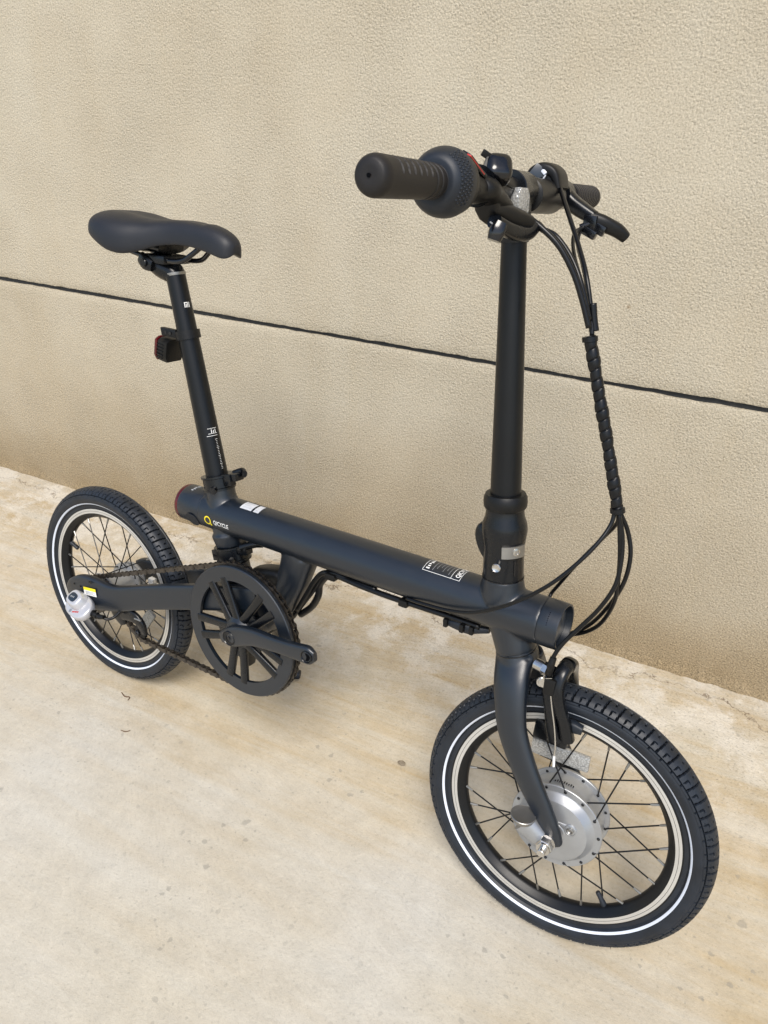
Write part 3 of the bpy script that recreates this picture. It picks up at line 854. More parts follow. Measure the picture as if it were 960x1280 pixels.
# ---- twist shifter on the right
mb = MB()
prof = [(-.209, .0158), (-.2085, .0190), (-.206, .0225), (-.202, .0252), (-.197, .0273), (-.192, .0286), (-.187, .0290), (-.183, .0289), (-.182, .0280)]
prof = [tuple(q) for q in catmull([A(p) for p in prof], 4)]
bar_lathe(mb, prof, 72)
tw = mb.build('twist_shifter', 'rubber', bike, 40)
nub = MB()
ico = bmesh.new(); bmesh.ops.create_icosphere(ico, subdivisions=1, radius=1); iv = A([v.co[:] for v in ico.verts]); ico.verts.index_update()
fi = [[v.index for v in f.verts] for f in ico.faces]; ico.free()
nmesh = None
for i in range(5):
    for j in range(13):
        s = -.2035 + i*.0029; r = np.interp(s, [p[0] for p in prof], [p[1] for p in prof])
        t = math.radians(26 + j*8.0 + (i % 2)*4.2)
        c_ = H(0, s, 0) + r*(HFz*math.cos(t) + HFx*math.sin(t))
        rd_ = HFz*math.cos(t) + HFx*math.sin(t); sl = (np.interp(s + .001, [p[0] for p in prof], [p[1] for p in prof]) - r)/.001; nr_ = vnorm(rd_ - HFy*sl); tg_ = vnorm(HFy + rd_*sl)
        R = A([tg_, nr_, np.cross(tg_, nr_)])
        if nmesh is None:
            mbn = MB(); mbn.add(iv*A([.0018, .0008, .0013]), fi); nmesh = mbn.mesh('grip_nub', ['rubber'], 180)
        o = link('grip_nub', nmesh, tw)
        mtx = Matrix((tuple(R[0]), tuple(R[1]), tuple(R[2]))).transposed().to_4x4(); mtx.translation = Vector(c_); o.matrix_local = mtx
mb = MB()
sweep(mb, [H(0, -.1825, .000), H(0, -.173, .000), H(0, -.165, -.000), H(.0, -.150, -.001), H(.0015, -.133, -.002), H(.002, -.121, -.003), A([0.7289, -0.1088, 0.9552]), A([0.7293, -0.0936, 0.9516]), A([0.7318, -0.0763, 0.9467]), A([0.7351, -0.0578, 0.9416])],
      [(.0278, .0278), (.0270, .0272), (.0236, .0242), (.0176, .0188), (.0142, .0158), (.0130, .0150), (.0122, .0180), (.0125, .0140), (.0090, .0100), (.0045, .0045)], 36, hint=(0, 0, 1), smooth=5)
hs = mb.build('shifter_housing', 'plastic', bike, 60)
def strip(mb, p, q, n, w, t, mi=0, bev=.0008):
    """flat bar from p to q, normal n"""
    p, q, n = A(p), A(q), vnorm(n); d = vnorm(q - p); n = vnorm(n - (n @ d)*d)
    box(mb, (p + q)/2, (np.linalg.norm(q - p), w, t), (d, np.cross(n, d), n), mi, bev)
view = vnorm(A([1.09457, -.80605, .95405]) - HC)
mb = MB(); strip(mb, A([0.7401, -0.1680, 0.9813]), A([0.7352, -0.1242, 0.9666]), HFz*.7 + view*.6, .010, .004); mb.build('indicator_window_frame', 'satin', hs)
mb = MB(); strip(mb, A([0.7411, -0.1639, 0.9807]) + view*.0060, A([0.7362, -0.1251, 0.9679]) + view*.0060, HFz*.7 + view*.6, .0042, .0012, bev=.0003); mb.build('red_indicator', 'red', hs)
mb = MB(); bar_lathe(mb, [(-.112, .0190), (-.112, .0145), (-.098, .0145), (-.098, .0165)], 32, off=(0, 0)); mb.build('housing_band', 'satin', hs)

# ---- bell
bc = A([0.7308, -0.0865, 0.9733])
mb = MB()
bax = vnorm(HFz*.55 + HFx*.45 - HFy*.65)
bu, bv, bw = frame_of(bax)
prof = [(-.008, .012), (-.007, .0142), (.001, .0146), (.006, .0138), (.0095, .0115), (.0115, .007), (.012, .001)]
a = np.linspace(0, 2*PI, 48, endpoint=False); V = []
sq = 3.4
ca = np.sign(np.cos(a))*np.abs(np.cos(a))**(2/sq); sa = np.sign(np.sin(a))*np.abs(np.sin(a))**(2/sq)
PR = catmull([A(p) for p in prof], 4)
for t, r in PR: V.append(bc + bw*t + (ca[:, None]*bu + sa[:, None]*bv)*r*.93)
k = len(PR)
mb.add(np.concatenate(V), [[j*48+i, j*48+(i+1) % 48, (j+1)*48+(i+1) % 48, (j+1)*48+i] for j in range(k-1) for i in range(48)] + [list(range(48)), [(k-1)*48+i for i in range(48)]])
bell = mb.build('bell', 'gloss', bike, 60)
mb = MB(); strip(mb, A([0.7191, -0.0998, 0.9869]), A([0.7265, -0.0910, 0.9818]), view, .0065, .0035); strip(mb, A([0.7241, -0.0933, 0.9828]), A([0.7240, -0.0993, 0.9707]), view, .006, .006)
mb.build('striker', 'plastic', bell)
mb = MB(); bar_lathe(mb, [(-.090, .0135), (-.090, .0150), (-.078, .0150), (-.078, .0135)], 32)
strip(mb, A([0.7222, -0.0975, 0.9706]), A([0.7261, -0.0437, 0.9593]), HFz, .010, .003); mb.build('bell_bracket', 'plastic', bell)

# ---- front reflector on the bar
rc = A([0.7318, -0.0280, 0.9460])
mb = MB()
outl = [(-.013, .007), (-.013, -.007), (-.008, -.014), (.008, -.014), (.013, -.007), (.013, .007), (.008, .014), (-.008, .014)]
rn = vnorm(HFx*.95 + HFz*.12 - HFy*.12); ry = vnorm(np.cross(HFz, rn)); rz = np.cross(rn, ry)
plate(mb, outl, rc, ry, rz, rn, .010, bev=.0016)
rf = mb.build('bar_reflector', 'reflector', bike)
mb = MB(); plate(mb, [(p*1.08, q*1.06) for p, q in outl], rc - rn*.0065, ry, rz, rn, .004, bev=.001); strip(mb, rc - rn*.006, H(0, -.03, 0), HFy, .012, .012)
mb.build('reflector_back', 'plastic', rf)

# ---- right brake lever, seen nearly end on
mb = MB(); bar_lathe(mb, [(-.100, .0130), (-.100, .0160), (-.082, .0160), (-.082, .0130)], 32)
sweep(mb, [H(.006, -.092, -.006), A([0.7281, -0.0867, 0.9373]), A([0.7370, -0.0636, 0.9312]), A([0.7481, -0.0363, 0.9267])], [(.012, .014), (.011, .012), (.010, .012), (.008, .009)], 24, smooth=4, power=3)
bl = mb.build('brake_lever', 'plastic', bike, 50)
mb = MB()
sweep(mb, [A([0.7515, -0.0259, 0.9263]), A([0.7489, -0.0442, 0.9175]), A([0.7447, -0.0718, 0.9200]), A([0.7404, -0.0974, 0.9274])], [(.0055, .0080), (.0075, .0085), (.0075, .0085), (.0065, .0075)], 24, hint=(0, 0, 1), smooth=4, power=3.2)
mb.build('lever_blade', 'satin', bl, 50)
mb = MB(); strip(mb, A([0.7349, -0.0880, 0.9423]), A([0.7461, -0.0415, 0.9264]), HFz*.6 + view, .0035, .003); strip(mb, A([0.7333, -0.0932, 0.9369]), A([0.7451, -0.0466, 0.9201]), HFz*.6 + view, .003, .003); mb.build('lever_web', 'satin', bl)
mb = MB(); sweep(mb, [A([0.7452, -0.0929, 0.9265]), A([0.7438, -0.0960, 0.9183]), A([0.7428, -0.0981, 0.9102])], [(.0085, .0070), (.0092, .0082), (.0075, .0065)], 24, hint=view, smooth=4, power=3.5); mb.build('lever_tip', 'gloss', bl, 50)
mb = MB(); strip(mb, A([0.7364, -0.0979, 0.9270]) + view*.008, A([0.7454, -0.0818, 0.9185]) + view*.008, view, .0014, .0012, bev=.0003); mb.build('tip_edge', 'greyprint', bl)
mb = MB(); cable_path(mb, [A([0.7506, -0.0340, 0.9269]), A([0.7548, -0.0275, 0.9267]), A([0.7608, -0.0228, 0.9219])], [.0042, .0040, .0034], 14); mb.build('barrel_adjuster', 'plastic', bl)

# ---- centre sleeve and handlebar display
mb = MB(); bar_lathe(mb, [(.026, .0150), (.028, .0180), (.070, .0188), (.112, .0188), (.116, .0170), (.130, .0150)], 44, off=(.004, -.004))
sleeve = mb.build('bar_sleeve', 'plastic', bar, 40)
mb = MB(); sweep(mb, [A([0.7056, 0.0194, 0.9685]), A([0.7076, 0.0448, 0.9675]), A([0.7082, 0.0901, 0.9622])], [(.010, .004), (.011, .005), (.010, .004)], 20, hint=HFx, smooth=3, power=3.5); mb.build('sleeve_strap', 'satin', sleeve, 50)
mb = MB(); p_ = A([0.7083, 0.0449, 0.9684]) + A([0, 0, .004]); lathe(mb, [(-.002, .0030), (.001, .0030), (.0015, .002)], p_, vnorm(HFz + view*.3), 6); mb.build('strap_screw', 'satin', sleeve)
dc = A([0.7000, 0.1043, 0.9734])
du = HFy; dn = vnorm(HFz*.75 + HFx*.25 - HFy*.0); dv = np.cross(dn, du)
mb = MB()
sweep(mb, [dc + dv*(-.0) + A([0, 0, 0]) - HFx*.020 - HFz*.006, dc - HFx*.012 + HFz*.006, dc + HFz*.0095, dc + HFx*.012 + HFz*.005, dc + HFx*.020 - HFz*.010], [(.021, .0045), (.0215, .0065), (.022, .0075), (.0215, .0065), (.020, .004)], 32, hint=HFy, smooth=5, power=4)
dsp = mb.build('display_unit', 'plastic', bike, 50)
mb = MB(); bar_lathe(mb, [(.082, .012), (.082, .0165), (.128, .0165), (.128, .012)], 36); box(mb, dc - HFz*.003, (.034, .038, .018), (HFx, HFy, HFz), bev=.003); mb.build('display_mount', 'plastic', dsp)
mb = MB(); strip(mb, A([0.6940, 0.0816, 0.9726]) + view*.002, A([0.6998, 0.0862, 0.9842]) + view*.002, view, .016, .004); mb.build('display_screen', 'lcd', dsp)
mb = MB(); strip(mb, A([0.6957, 0.0887, 0.9841]) + view*.004, A([0.7049, 0.0867, 0.9771]) + view*.004, view, .0045, .004); strip(mb, A([0.6988, 0.0851, 0.9655]) + view*.004, A([0.7055, 0.0858, 0.9762]) + view*.004, view, .0016, .002, bev=.0004); mb.build('screen_bezel', 'sticker', dsp)

# ---- left brake lever
mb = MB(); bar_lathe(mb, [(.150, .0120), (.150, .0172), (.176, .0172), (.176, .0120)], 36)
sweep(mb, [A([0.6951, 0.1621, 0.9643]), A([0.7111, 0.1629, 0.9510]), A([0.7275, 0.1626, 0.9424]), A([0.7435, 0.1623, 0.9356])], [(.013, .010), (.012, .010), (.011, .0095), (.009, .008)], 24, smooth=4, power=2.8)
l2 = mb.build('brake_lever', 'satin', bike, 50)
mb = MB(); strip(mb, A([0.7151, 0.1633, 0.9513]) + view*.009, A([0.7331, 0.1632, 0.9392]) + view*.009, view, .0045, .002, bev=.0006); mb.build('lever_web', 'sticker', l2)
mb = MB(); cable_path(mb, [A([0.6936, 0.1589, 0.9731]), A([0.7043, 0.1702, 0.9599]), A([0.7168, 0.1766, 0.9482]), A([0.7332, 0.1783, 0.9368])], .0022, 10); mb.build('lever_spring', 'plastic', l2)
mb = MB()
sweep(mb, [A([0.7399, 0.1620, 0.9334]), A([0.7536, 0.1655, 0.9303]), A([0.7644, 0.1716, 0.9268]), A([0.7723, 0.1775, 0.9231]), A([0.7805, 0.1844, 0.9166])], [(.010, .0100), (.0095, .0100), (.0090, .0088), (.0085, .0082), (.0070, .0066)], 24, smooth=5, power=2.8)
mb.build('lever_blade', 'plastic', l2, 50)
mb = MB()
box(mb, A([0.7437, 0.1543, 0.9291]), (.016, .012, .018), (HFx, HFy, HFz), bev=.0015)
box(mb, A([0.7455, 0.1525, 0.9183]), (.018, .012, .010), (vnorm(HFx - HFz*.4), HFy, vnorm(HFz + HFx*.4)), bev=.0015)
box(mb, A([0.7559, 0.1577, 0.9231]), (.014, .010, .012), (vnorm(HFx - HFz*.4), HFy, vnorm(HFz + HFx*.4)), bev=.0015)
lathe(mb, [(-.004, .004), (.010, .004)], A([0.7371, 0.1496, 0.9248]), -view*.2 + HFz*.4 + HFx*.8, 12)
mb.build('lever_switch', 'gloss', l2)

# ---- cables
def cab(name, pts, r, mat='cable', lab=None, **k):
    mb = MB(); cable_path(mb, pts, r, 12, **k); return mb.build(name, mat, bike, 180, lab)
R5 = .0024
cab('cable', [A([0.7325, -0.0661, 0.9441]), A([0.7351, -0.0498, 0.9396]), A([0.7401, -0.0321, 0.9352]), A([0.7598, -0.0300, 0.9249]), A([0.7814, -0.0260, 0.9087]), A([0.8003, -0.0220, 0.8844]), A([0.8141, -0.0200, 0.8592]), A([0.8257, -0.0180, 0.8333])], .0031)
cab('cable', [A([0.7506, -0.0340, 0.9269]), A([0.7594, -0.0200, 0.9226]), A([0.7706, -0.0100, 0.9168]), A([0.7909, -0.0120, 0.8987]), A([0.8087, -0.0160, 0.8742]), A([0.8235, -0.0140, 0.8408])], .0027)
cab('cable', [A([0.7033, 0.1197, 0.9753]), A([0.7252, 0.0900, 0.9618]), A([0.7572, 0.0500, 0.9351]), A([0.7821, 0.0250, 0.9099]), A([0.8063, 0.0000, 0.8820]), A([0.8215, -0.0080, 0.8482]), A([0.8287, -0.0120, 0.8250])], .0026)
cab('cable', [A([0.7373, 0.1496, 0.9239]), A([0.7483, 0.1000, 0.9194]), A([0.7542, 0.0800, 0.9096]), A([0.7722, 0.0500, 0.8924]), A([0.7965, 0.0200, 0.8707]), A([0.8162, 0.0000, 0.8467]), A([0.8250, -0.0060, 0.8279])], .0022)
cab('cable', [A([0.7338, 0.1513, 0.9226]), A([0.7566, 0.0900, 0.9072]), A([0.7813, 0.0500, 0.8894]), A([0.8025, 0.0200, 0.8682]), A([0.8204, 0.0000, 0.8391])], .0022)
cab('cable_plug', [A([0.8214, -0.0080, 0.8571]), A([0.8254, -0.0080, 0.8422]), A([0.8297, -0.0080, 0.8297])], .0042)
# spiral wrap round the bundle
mb = MB()
core = catmull([A([0.8268, -0.0140, 0.8248]), A([0.8361, -0.0140, 0.8014]), A([0.8515, -0.0140, 0.7616]), A([0.8663, -0.0140, 0.7252]), A([0.8805, -0.0140, 0.6880]), A([0.8909, -0.0140, 0.6611]), A([0.8964, -0.0140, 0.6438])], 60)
L_ = np.concatenate([[0], np.cumsum(np.linalg.norm(np.diff(core, axis=0), axis=1))]); tot = L_[-1]
ts = np.linspace(0, tot, 460); core = np.stack([np.interp(ts, L_, core[:, i]) for i in range(3)], 1)
T = np.gradient(core, axis=0); T /= np.linalg.norm(T, axis=1)[:, None]
n_ = 24; V = []; pitch_ = .0108
for i, (p, t) in enumerate(zip(core, T)):
    u = np.cross(t, [0, 1, 0]); u /= np.linalg.norm(u); v = np.cross(t, u)
    a = np.linspace(0, 2*PI, n_, endpoint=False)
    ph = (ts[i]/pitch_ - a/(2*PI)) % 1
    r = .0060 + .0008*np.sqrt(np.clip(np.sin(ph*PI), 0, 1)) - .0011*(ph < .08) + .00035*math.sin(ts[i]*230 + 2) + .0003*math.sin(ts[i]*90)
    if i < 8 or i > 452: r = r*.93
    V.append(p + (np.cos(a)[:, None]*u + np.sin(a)[:, None]*v)*r[:, None])
k = len(core)
mb.add(np.concatenate(V), [[j*n_+i, j*n_+(i+1) % n_, (j+1)*n_+(i+1) % n_, (j+1)*n_+i] for j in range(k-1) for i in range(n_)] + [list(range(n_)), [(k-1)*n_+i for i in range(n_)]])
mb.build('spiral_cable_wrap', 'cable', bike, 180)
for p_ in (A([0.8279, -0.0140, 0.8217]), A([0.8956, -0.0140, 0.6474])):
    mb = MB(); lathe(mb, [(-.003, .0070), (-.0025, .0082), (.0025, .0082), (.003, .0070)], p_, (-.25, 0, .95), 24); mb.build('cable_tie', 'cable', bike)
# below the wrap
cab('cable', [A([0.8930, -0.0160, 0.6500]), A([0.8937, -0.0200, 0.6323]), A([0.8877, -0.0320, 0.6119]), A([0.8738, -0.0450, 0.5859]), A([0.8531, -0.0550, 0.5566]), A([0.8244, -0.0560, 0.5257]), A([0.7920, -0.0500, 0.4968]), A([0.7564, -0.0420, 0.4718]), A([0.7193, -0.0340, 0.4563]), A([0.6814, -0.0300, 0.4486]), A([0.6505, -0.0240, 0.4422])], .0024)
cab('cable', [A([0.8946, -0.0100, 0.6458]), A([0.8945, 0.0000, 0.6270]), A([0.8766, 0.0200, 0.5940]), A([0.8491, 0.0400, 0.5447]), A([0.8233, 0.0500, 0.4920]), A([.815, .040, .478]), A([.760, .0345, .455]), A([.68, .031, .444]), A([.60, .024, .442])], .0024)
cab('cable', [A([0.8960, -0.0120, 0.6469]), A([0.9065, -0.0100, 0.6167]), A([0.9119, -0.0120, 0.5865]), A([0.9120, -0.0160, 0.5585]), A([0.9013, -0.0200, 0.5265]), A([0.8851, -0.0220, 0.4957]), A([0.8723, -0.0260, 0.4720]), A([0.8654, -0.0300, 0.4528]), A([0.8643, -0.0320, 0.4360])], .0026)
cab('cable', [A([0.8971, -0.0080, 0.6441]), A([0.9086, 0.0000, 0.6209]), A([0.9174, 0.0000, 0.5941]), A([0.9174, 0.0000, 0.5603]), A([0.9030, 0.0200, 0.5162]), A([0.8810, 0.0400, 0.4707]), A([0.8553, 0.0500, 0.4406]), A([0.8383, 0.0460, 0.4338]), A([.790, .037, .462]), A([.700, .0315, .449])], .0026)
cab('cable', [A([0.8977, -0.0140, 0.6461]), A([0.9076, -0.0100, 0.5992]), A([0.9110, -0.0040, 0.5657]), A([0.9098, 0.0100, 0.5277]), A([0.8963, 0.0300, 0.4842]), A([0.8761, 0.0450, 0.4545]), A([0.8517, 0.0500, 0.4366]), A([0.8373, 0.0440, 0.4319]), A([.795, .034, .455]), A([.700, .028, .443])], .0026)

# ---- cable run under the main tube
cab('cable', [A([0.4452, 0.0000, 0.3292]), A([0.4670, -0.0060, 0.3691]), A([0.4836, -0.0080, 0.4012]), A([0.5006, -0.0100, 0.4193]), A([0.5285, -0.0120, 0.4240]), A([0.5701, -0.0140, 0.4252]), A([0.6232, -0.0160, 0.4290]), A([0.6737, -0.0140, 0.4323]), A([0.7161, -0.0100, 0.4333]), A([0.7549, -0.0060, 0.4332])], .0042)
cab('cable', [A([0.4315, 0.0060, 0.3061]), A([0.4526, 0.0020, 0.3400]), A([0.4758, -0.0020, 0.3765]), A([0.4951, -0.0060, 0.4102]), A([0.5195, -0.0120, 0.4259]), A([0.5515, -0.0120, 0.4262]), A([0.5946, -0.0140, 0.4296])], .0034)
cab('cable', [A([0.4441, 0.0100, 0.3155]), A([0.4669, 0.0080, 0.3404]), A([0.4824, 0.0020, 0.3691]), A([0.4856, -0.0000, 0.3906]), A([0.5022, -0.0040, 0.4149])], .0056)
cab('cable', [A([0.4236, 0.0080, 0.2959]), A([0.4435, 0.0060, 0.3259]), A([0.4658, 0.0000, 0.3605]), A([0.4851, -0.0040, 0.4002]), A([0.5033, -0.0080, 0.4222])], .0028)
for p_, s_ in ((A([0.5156, -0.0120, 0.4204]), .018), (A([0.6442, -0.0160, 0.4299]), .014)):
    mb = MB(); box(mb, p_, (s_, .014, .010), (TUBE_D, (0, 1, 0), TUBE_U), bev=.002); mb.build('cable_clip', 'plastic', bike)
mb = MB()
sweep(mb, [A([0.7030, -0.0060, 0.4222]), A([0.7201, -0.0060, 0.4245]), A([0.7383, -0.0040, 0.4251]), A([0.7513, -0.0020, 0.4273]), A([0.7663, 0.0000, 0.4304])], [(.005, .004), (.008, .007), (.009, .0085), (.007, .006), (.004, .004)], 20, smooth=4, power=2.5)
mb.build('cable_grommet', 'rubber', bike)
for px_ in (A([0.7089, -0.0080, 0.4244]), A([0.7340, -0.0100, 0.4273]), A([0.7463, -0.0060, 0.4271])):
    mb = MB(); box(mb, px_, (.006, .018, .012), (TUBE_D, (0, 1, 0), TUBE_U), bev=.0015); mb.build('cable_tie', 'plastic', bike)

# ---- fork
mb = MB()
RL = [A([-0.0992, -0.0180, 0.2085]), A([-0.0938, -0.0330, 0.1874]), A([-0.0865, -0.0420, 0.1617]), A([-0.0770, -0.0470, 0.1323]), A([-0.0618, -0.0500, 0.1042]), A([-0.0409, -0.0520, 0.0721]), A([-0.0187, -0.0520, 0.0417]), A([0.0008, -0.0520, 0.0135]), A([0.0109, -0.0520, -0.0045])]
RR_ = [(.014, .0255), (.0125, .0235), (.0115, .0215), (.0108, .0200), (.0102, .0188), (.0095, .0172), (.0088, .0150), (.0080, .0120), (.0070, .0095)]
for s_ in (1, -1):
    sweep(mb, [Wf(p*A([1, s_, 1])) for p in RL], RR_, 32, hint=(0, 1, 0), smooth=5, power=2.4)
    sweep(mb, [A([.806, 0, .4180]), A([.812, -.006*s_, .408]), Wf(RL[0]*A([1, s_, 1])), Wf(RL[1]*A([1, s_, 1]))], [(.0258, .0258), (.0225, .0262), (.015, .0262), (.0115, .0225)], 36, smooth=4)
lathe(mb, [(0, .0258), (.012, .0254)], A([.8105, 0, .4065]), vnorm([-.38, 0, 1]), 48)
sweep(mb, [A([-0.1002, 0.0000, 0.1941])*A([1, 0, 1])]*0 + [A([.806, 0, .418]), A([.815, 0, .400])], [(.0255, .0255), (.030, .024)], 36)
fork = mb.build('fork', 'paint', bike)
remesh_obj(fork, .0019, 6)
mb = MB(); lathe(mb, [(-.0007, .0262), (.0007, .0262)], A([.8065, 0, .4190]), vnorm([-.38, 0, 1]), 48); mb.build('bearing_seam', 'gloss', fork)

# ---- front brake
mb = MB()
sweep(mb, [A([0.8993, -0.0152, 0.3341]), A([0.8929, -0.0189, 0.3579]), A([0.8838, -0.0227, 0.3799]), A([0.8759, -0.0224, 0.4035]), A([0.8744, -0.0139, 0.4206]), A([0.8752, 0.0024, 0.4254]), A([0.8739, 0.0219, 0.4145]), A([0.8731, 0.0372, 0.3936]), A([0.8773, 0.0447, 0.3689]), A([0.8843, 0.0442, 0.3405])],
      [(.008, .009), (.0072, .008), (.0065, .0075), (.007, .008), (.0085, .009), (.0095, .0095), (.009, .009), (.007, .008), (.006, .007), (.006, .007)], 24, smooth=5, power=2.8)
fb = mb.build('front_brake', 'satin', bike, 50)
mb = MB()
sweep(mb, [A([0.8550, -0.0072, 0.4185]), A([0.8639, -0.0192, 0.4041]), A([0.8711, -0.0226, 0.3794]), A([0.8777, -0.0201, 0.3505]), A([0.8848, -0.0164, 0.3280])], [(.008, .009), (.008, .010), (.007, .008), (.007, .008), (.008, .009)], 24, smooth=5, power=3)
mb.build('brake_arm', 'satin', fb, 50)
mb = MB()
box(mb, A([0.8882, -0.0119, 0.3347]), (.024, .012, .032), (FM[:, 0], FM[:, 1], FM[:, 2]), bev=.003)
box(mb, A([0.8618, 0.0081, 0.3245]), (.020, .036, .026), (FM[:, 0], FM[:, 1], FM[:, 2]), bev=.003)
box(mb, A([0.8694, 0.0173, 0.2871]), (.020, .010, .036), (FM[:, 0], FM[:, 1], FM[:, 2]), bev=.003)
mb.build('brake_body', 'satin', fb)
mb = MB(); p_ = A([0.8899, -0.0198, 0.3368]); lathe(mb, [(-.002, .0062), (.002, .0066), (.0025, .0050), (.0020, .0045), (.0020, .0032), (.0005, .0028)], p_, Wf([0, -1, .2]) - FC, 20); mb.build('pivot_bolt', 'satin', fb)
mb = MB(); lathe(mb, [(-.001, .0072), (.001, .0072)], A([0.8977, -0.0129, 0.3480]), Wf([.2, -1, .2]) - FC, 24); mb.build('pad_washer', 'steel', fb)
mb = MB(); sweep(mb, [A([0.8902, -0.0092, 0.3517]), A([0.9010, -0.0105, 0.3533]), A([0.9134, -0.0097, 0.3532])], [(.005, .0060), (.0062, .0078), (.0055, .0055)], 20, smooth=4, power=3.2); mb.build('brake_pad', 'rubber', fb, 50)
mb = MB(); box(mb, A([0.8669, -0.0249, 0.4064]), (.014, .012, .022), (FM[:, 0], FM[:, 1], FM[:, 2]), bev=.002); mb.build('cable_anchor', 'plastic', fb)
for p_ in (A([0.8566, -0.0295, 0.4098]), A([0.8597, -0.0293, 0.4100])):
    mb = MB(); lathe(mb, [(-.0009, .0066), (.0009, .0066)], p_, Wf([.55, -.8, .1]) - FC, 20); mb.build('anchor_washer', 'steel', fb)
mb = MB(); strip(mb, A([0.8587, -0.0286, 0.4304]), A([0.8582, -0.0312, 0.4163]), (1, -1, 0), .0014, .0012, bev=.0003); strip(mb, A([0.8611, -0.0309, 0.4175]), A([0.8686, -0.0303, 0.4208]), (0, -1, 0), .0010, .0010, bev=.0003); mb.build('spring_wire', 'steel', fb)
mb = MB(); cable_path(mb, [A([0.8696, -0.0289, 0.4016]), A([0.8757, -0.0283, 0.3791]), A([0.8838, -0.0277, 0.3523]), A([0.8894, -0.0271, 0.3275]), A([0.8909, -0.0276, 0.3121])], .0011, 8); mb.build('brake_wire', 'steel', fb, 180)
mb = MB(); cable_path(mb, [A([0.8910, -0.0276, 0.3121]), A([0.8934, -0.0279, 0.2970])], .0017, 8); mb.build('wire_end_cap', 'white', fb)
mb = MB(); d_ = vnorm([.75, -.6, .1])
lathe(mb, [(-.004, .0072), (.007, .0072), (.007, .0078), (.0075, .0078)], A([0.8480, -0.0280, 0.4297]), (1, -.15, .0), 32)
lathe(mb, [(.0075, .0085), (.0140, .0085)], A([0.8480, -0.0280, 0.4297]), (1, -.15, .0), 6)
mb.build('mounting_bolt', 'steel', fb)
mb = MB(); cable_path(mb, [A([0.8651, -0.0300, 0.4492]), A([0.8643, -0.0320, 0.4360]), A([0.8636, -0.0247, 0.4178])], [.004, .0048, .0030], 14); mb.build('cable_stop', 'plastic', fb)

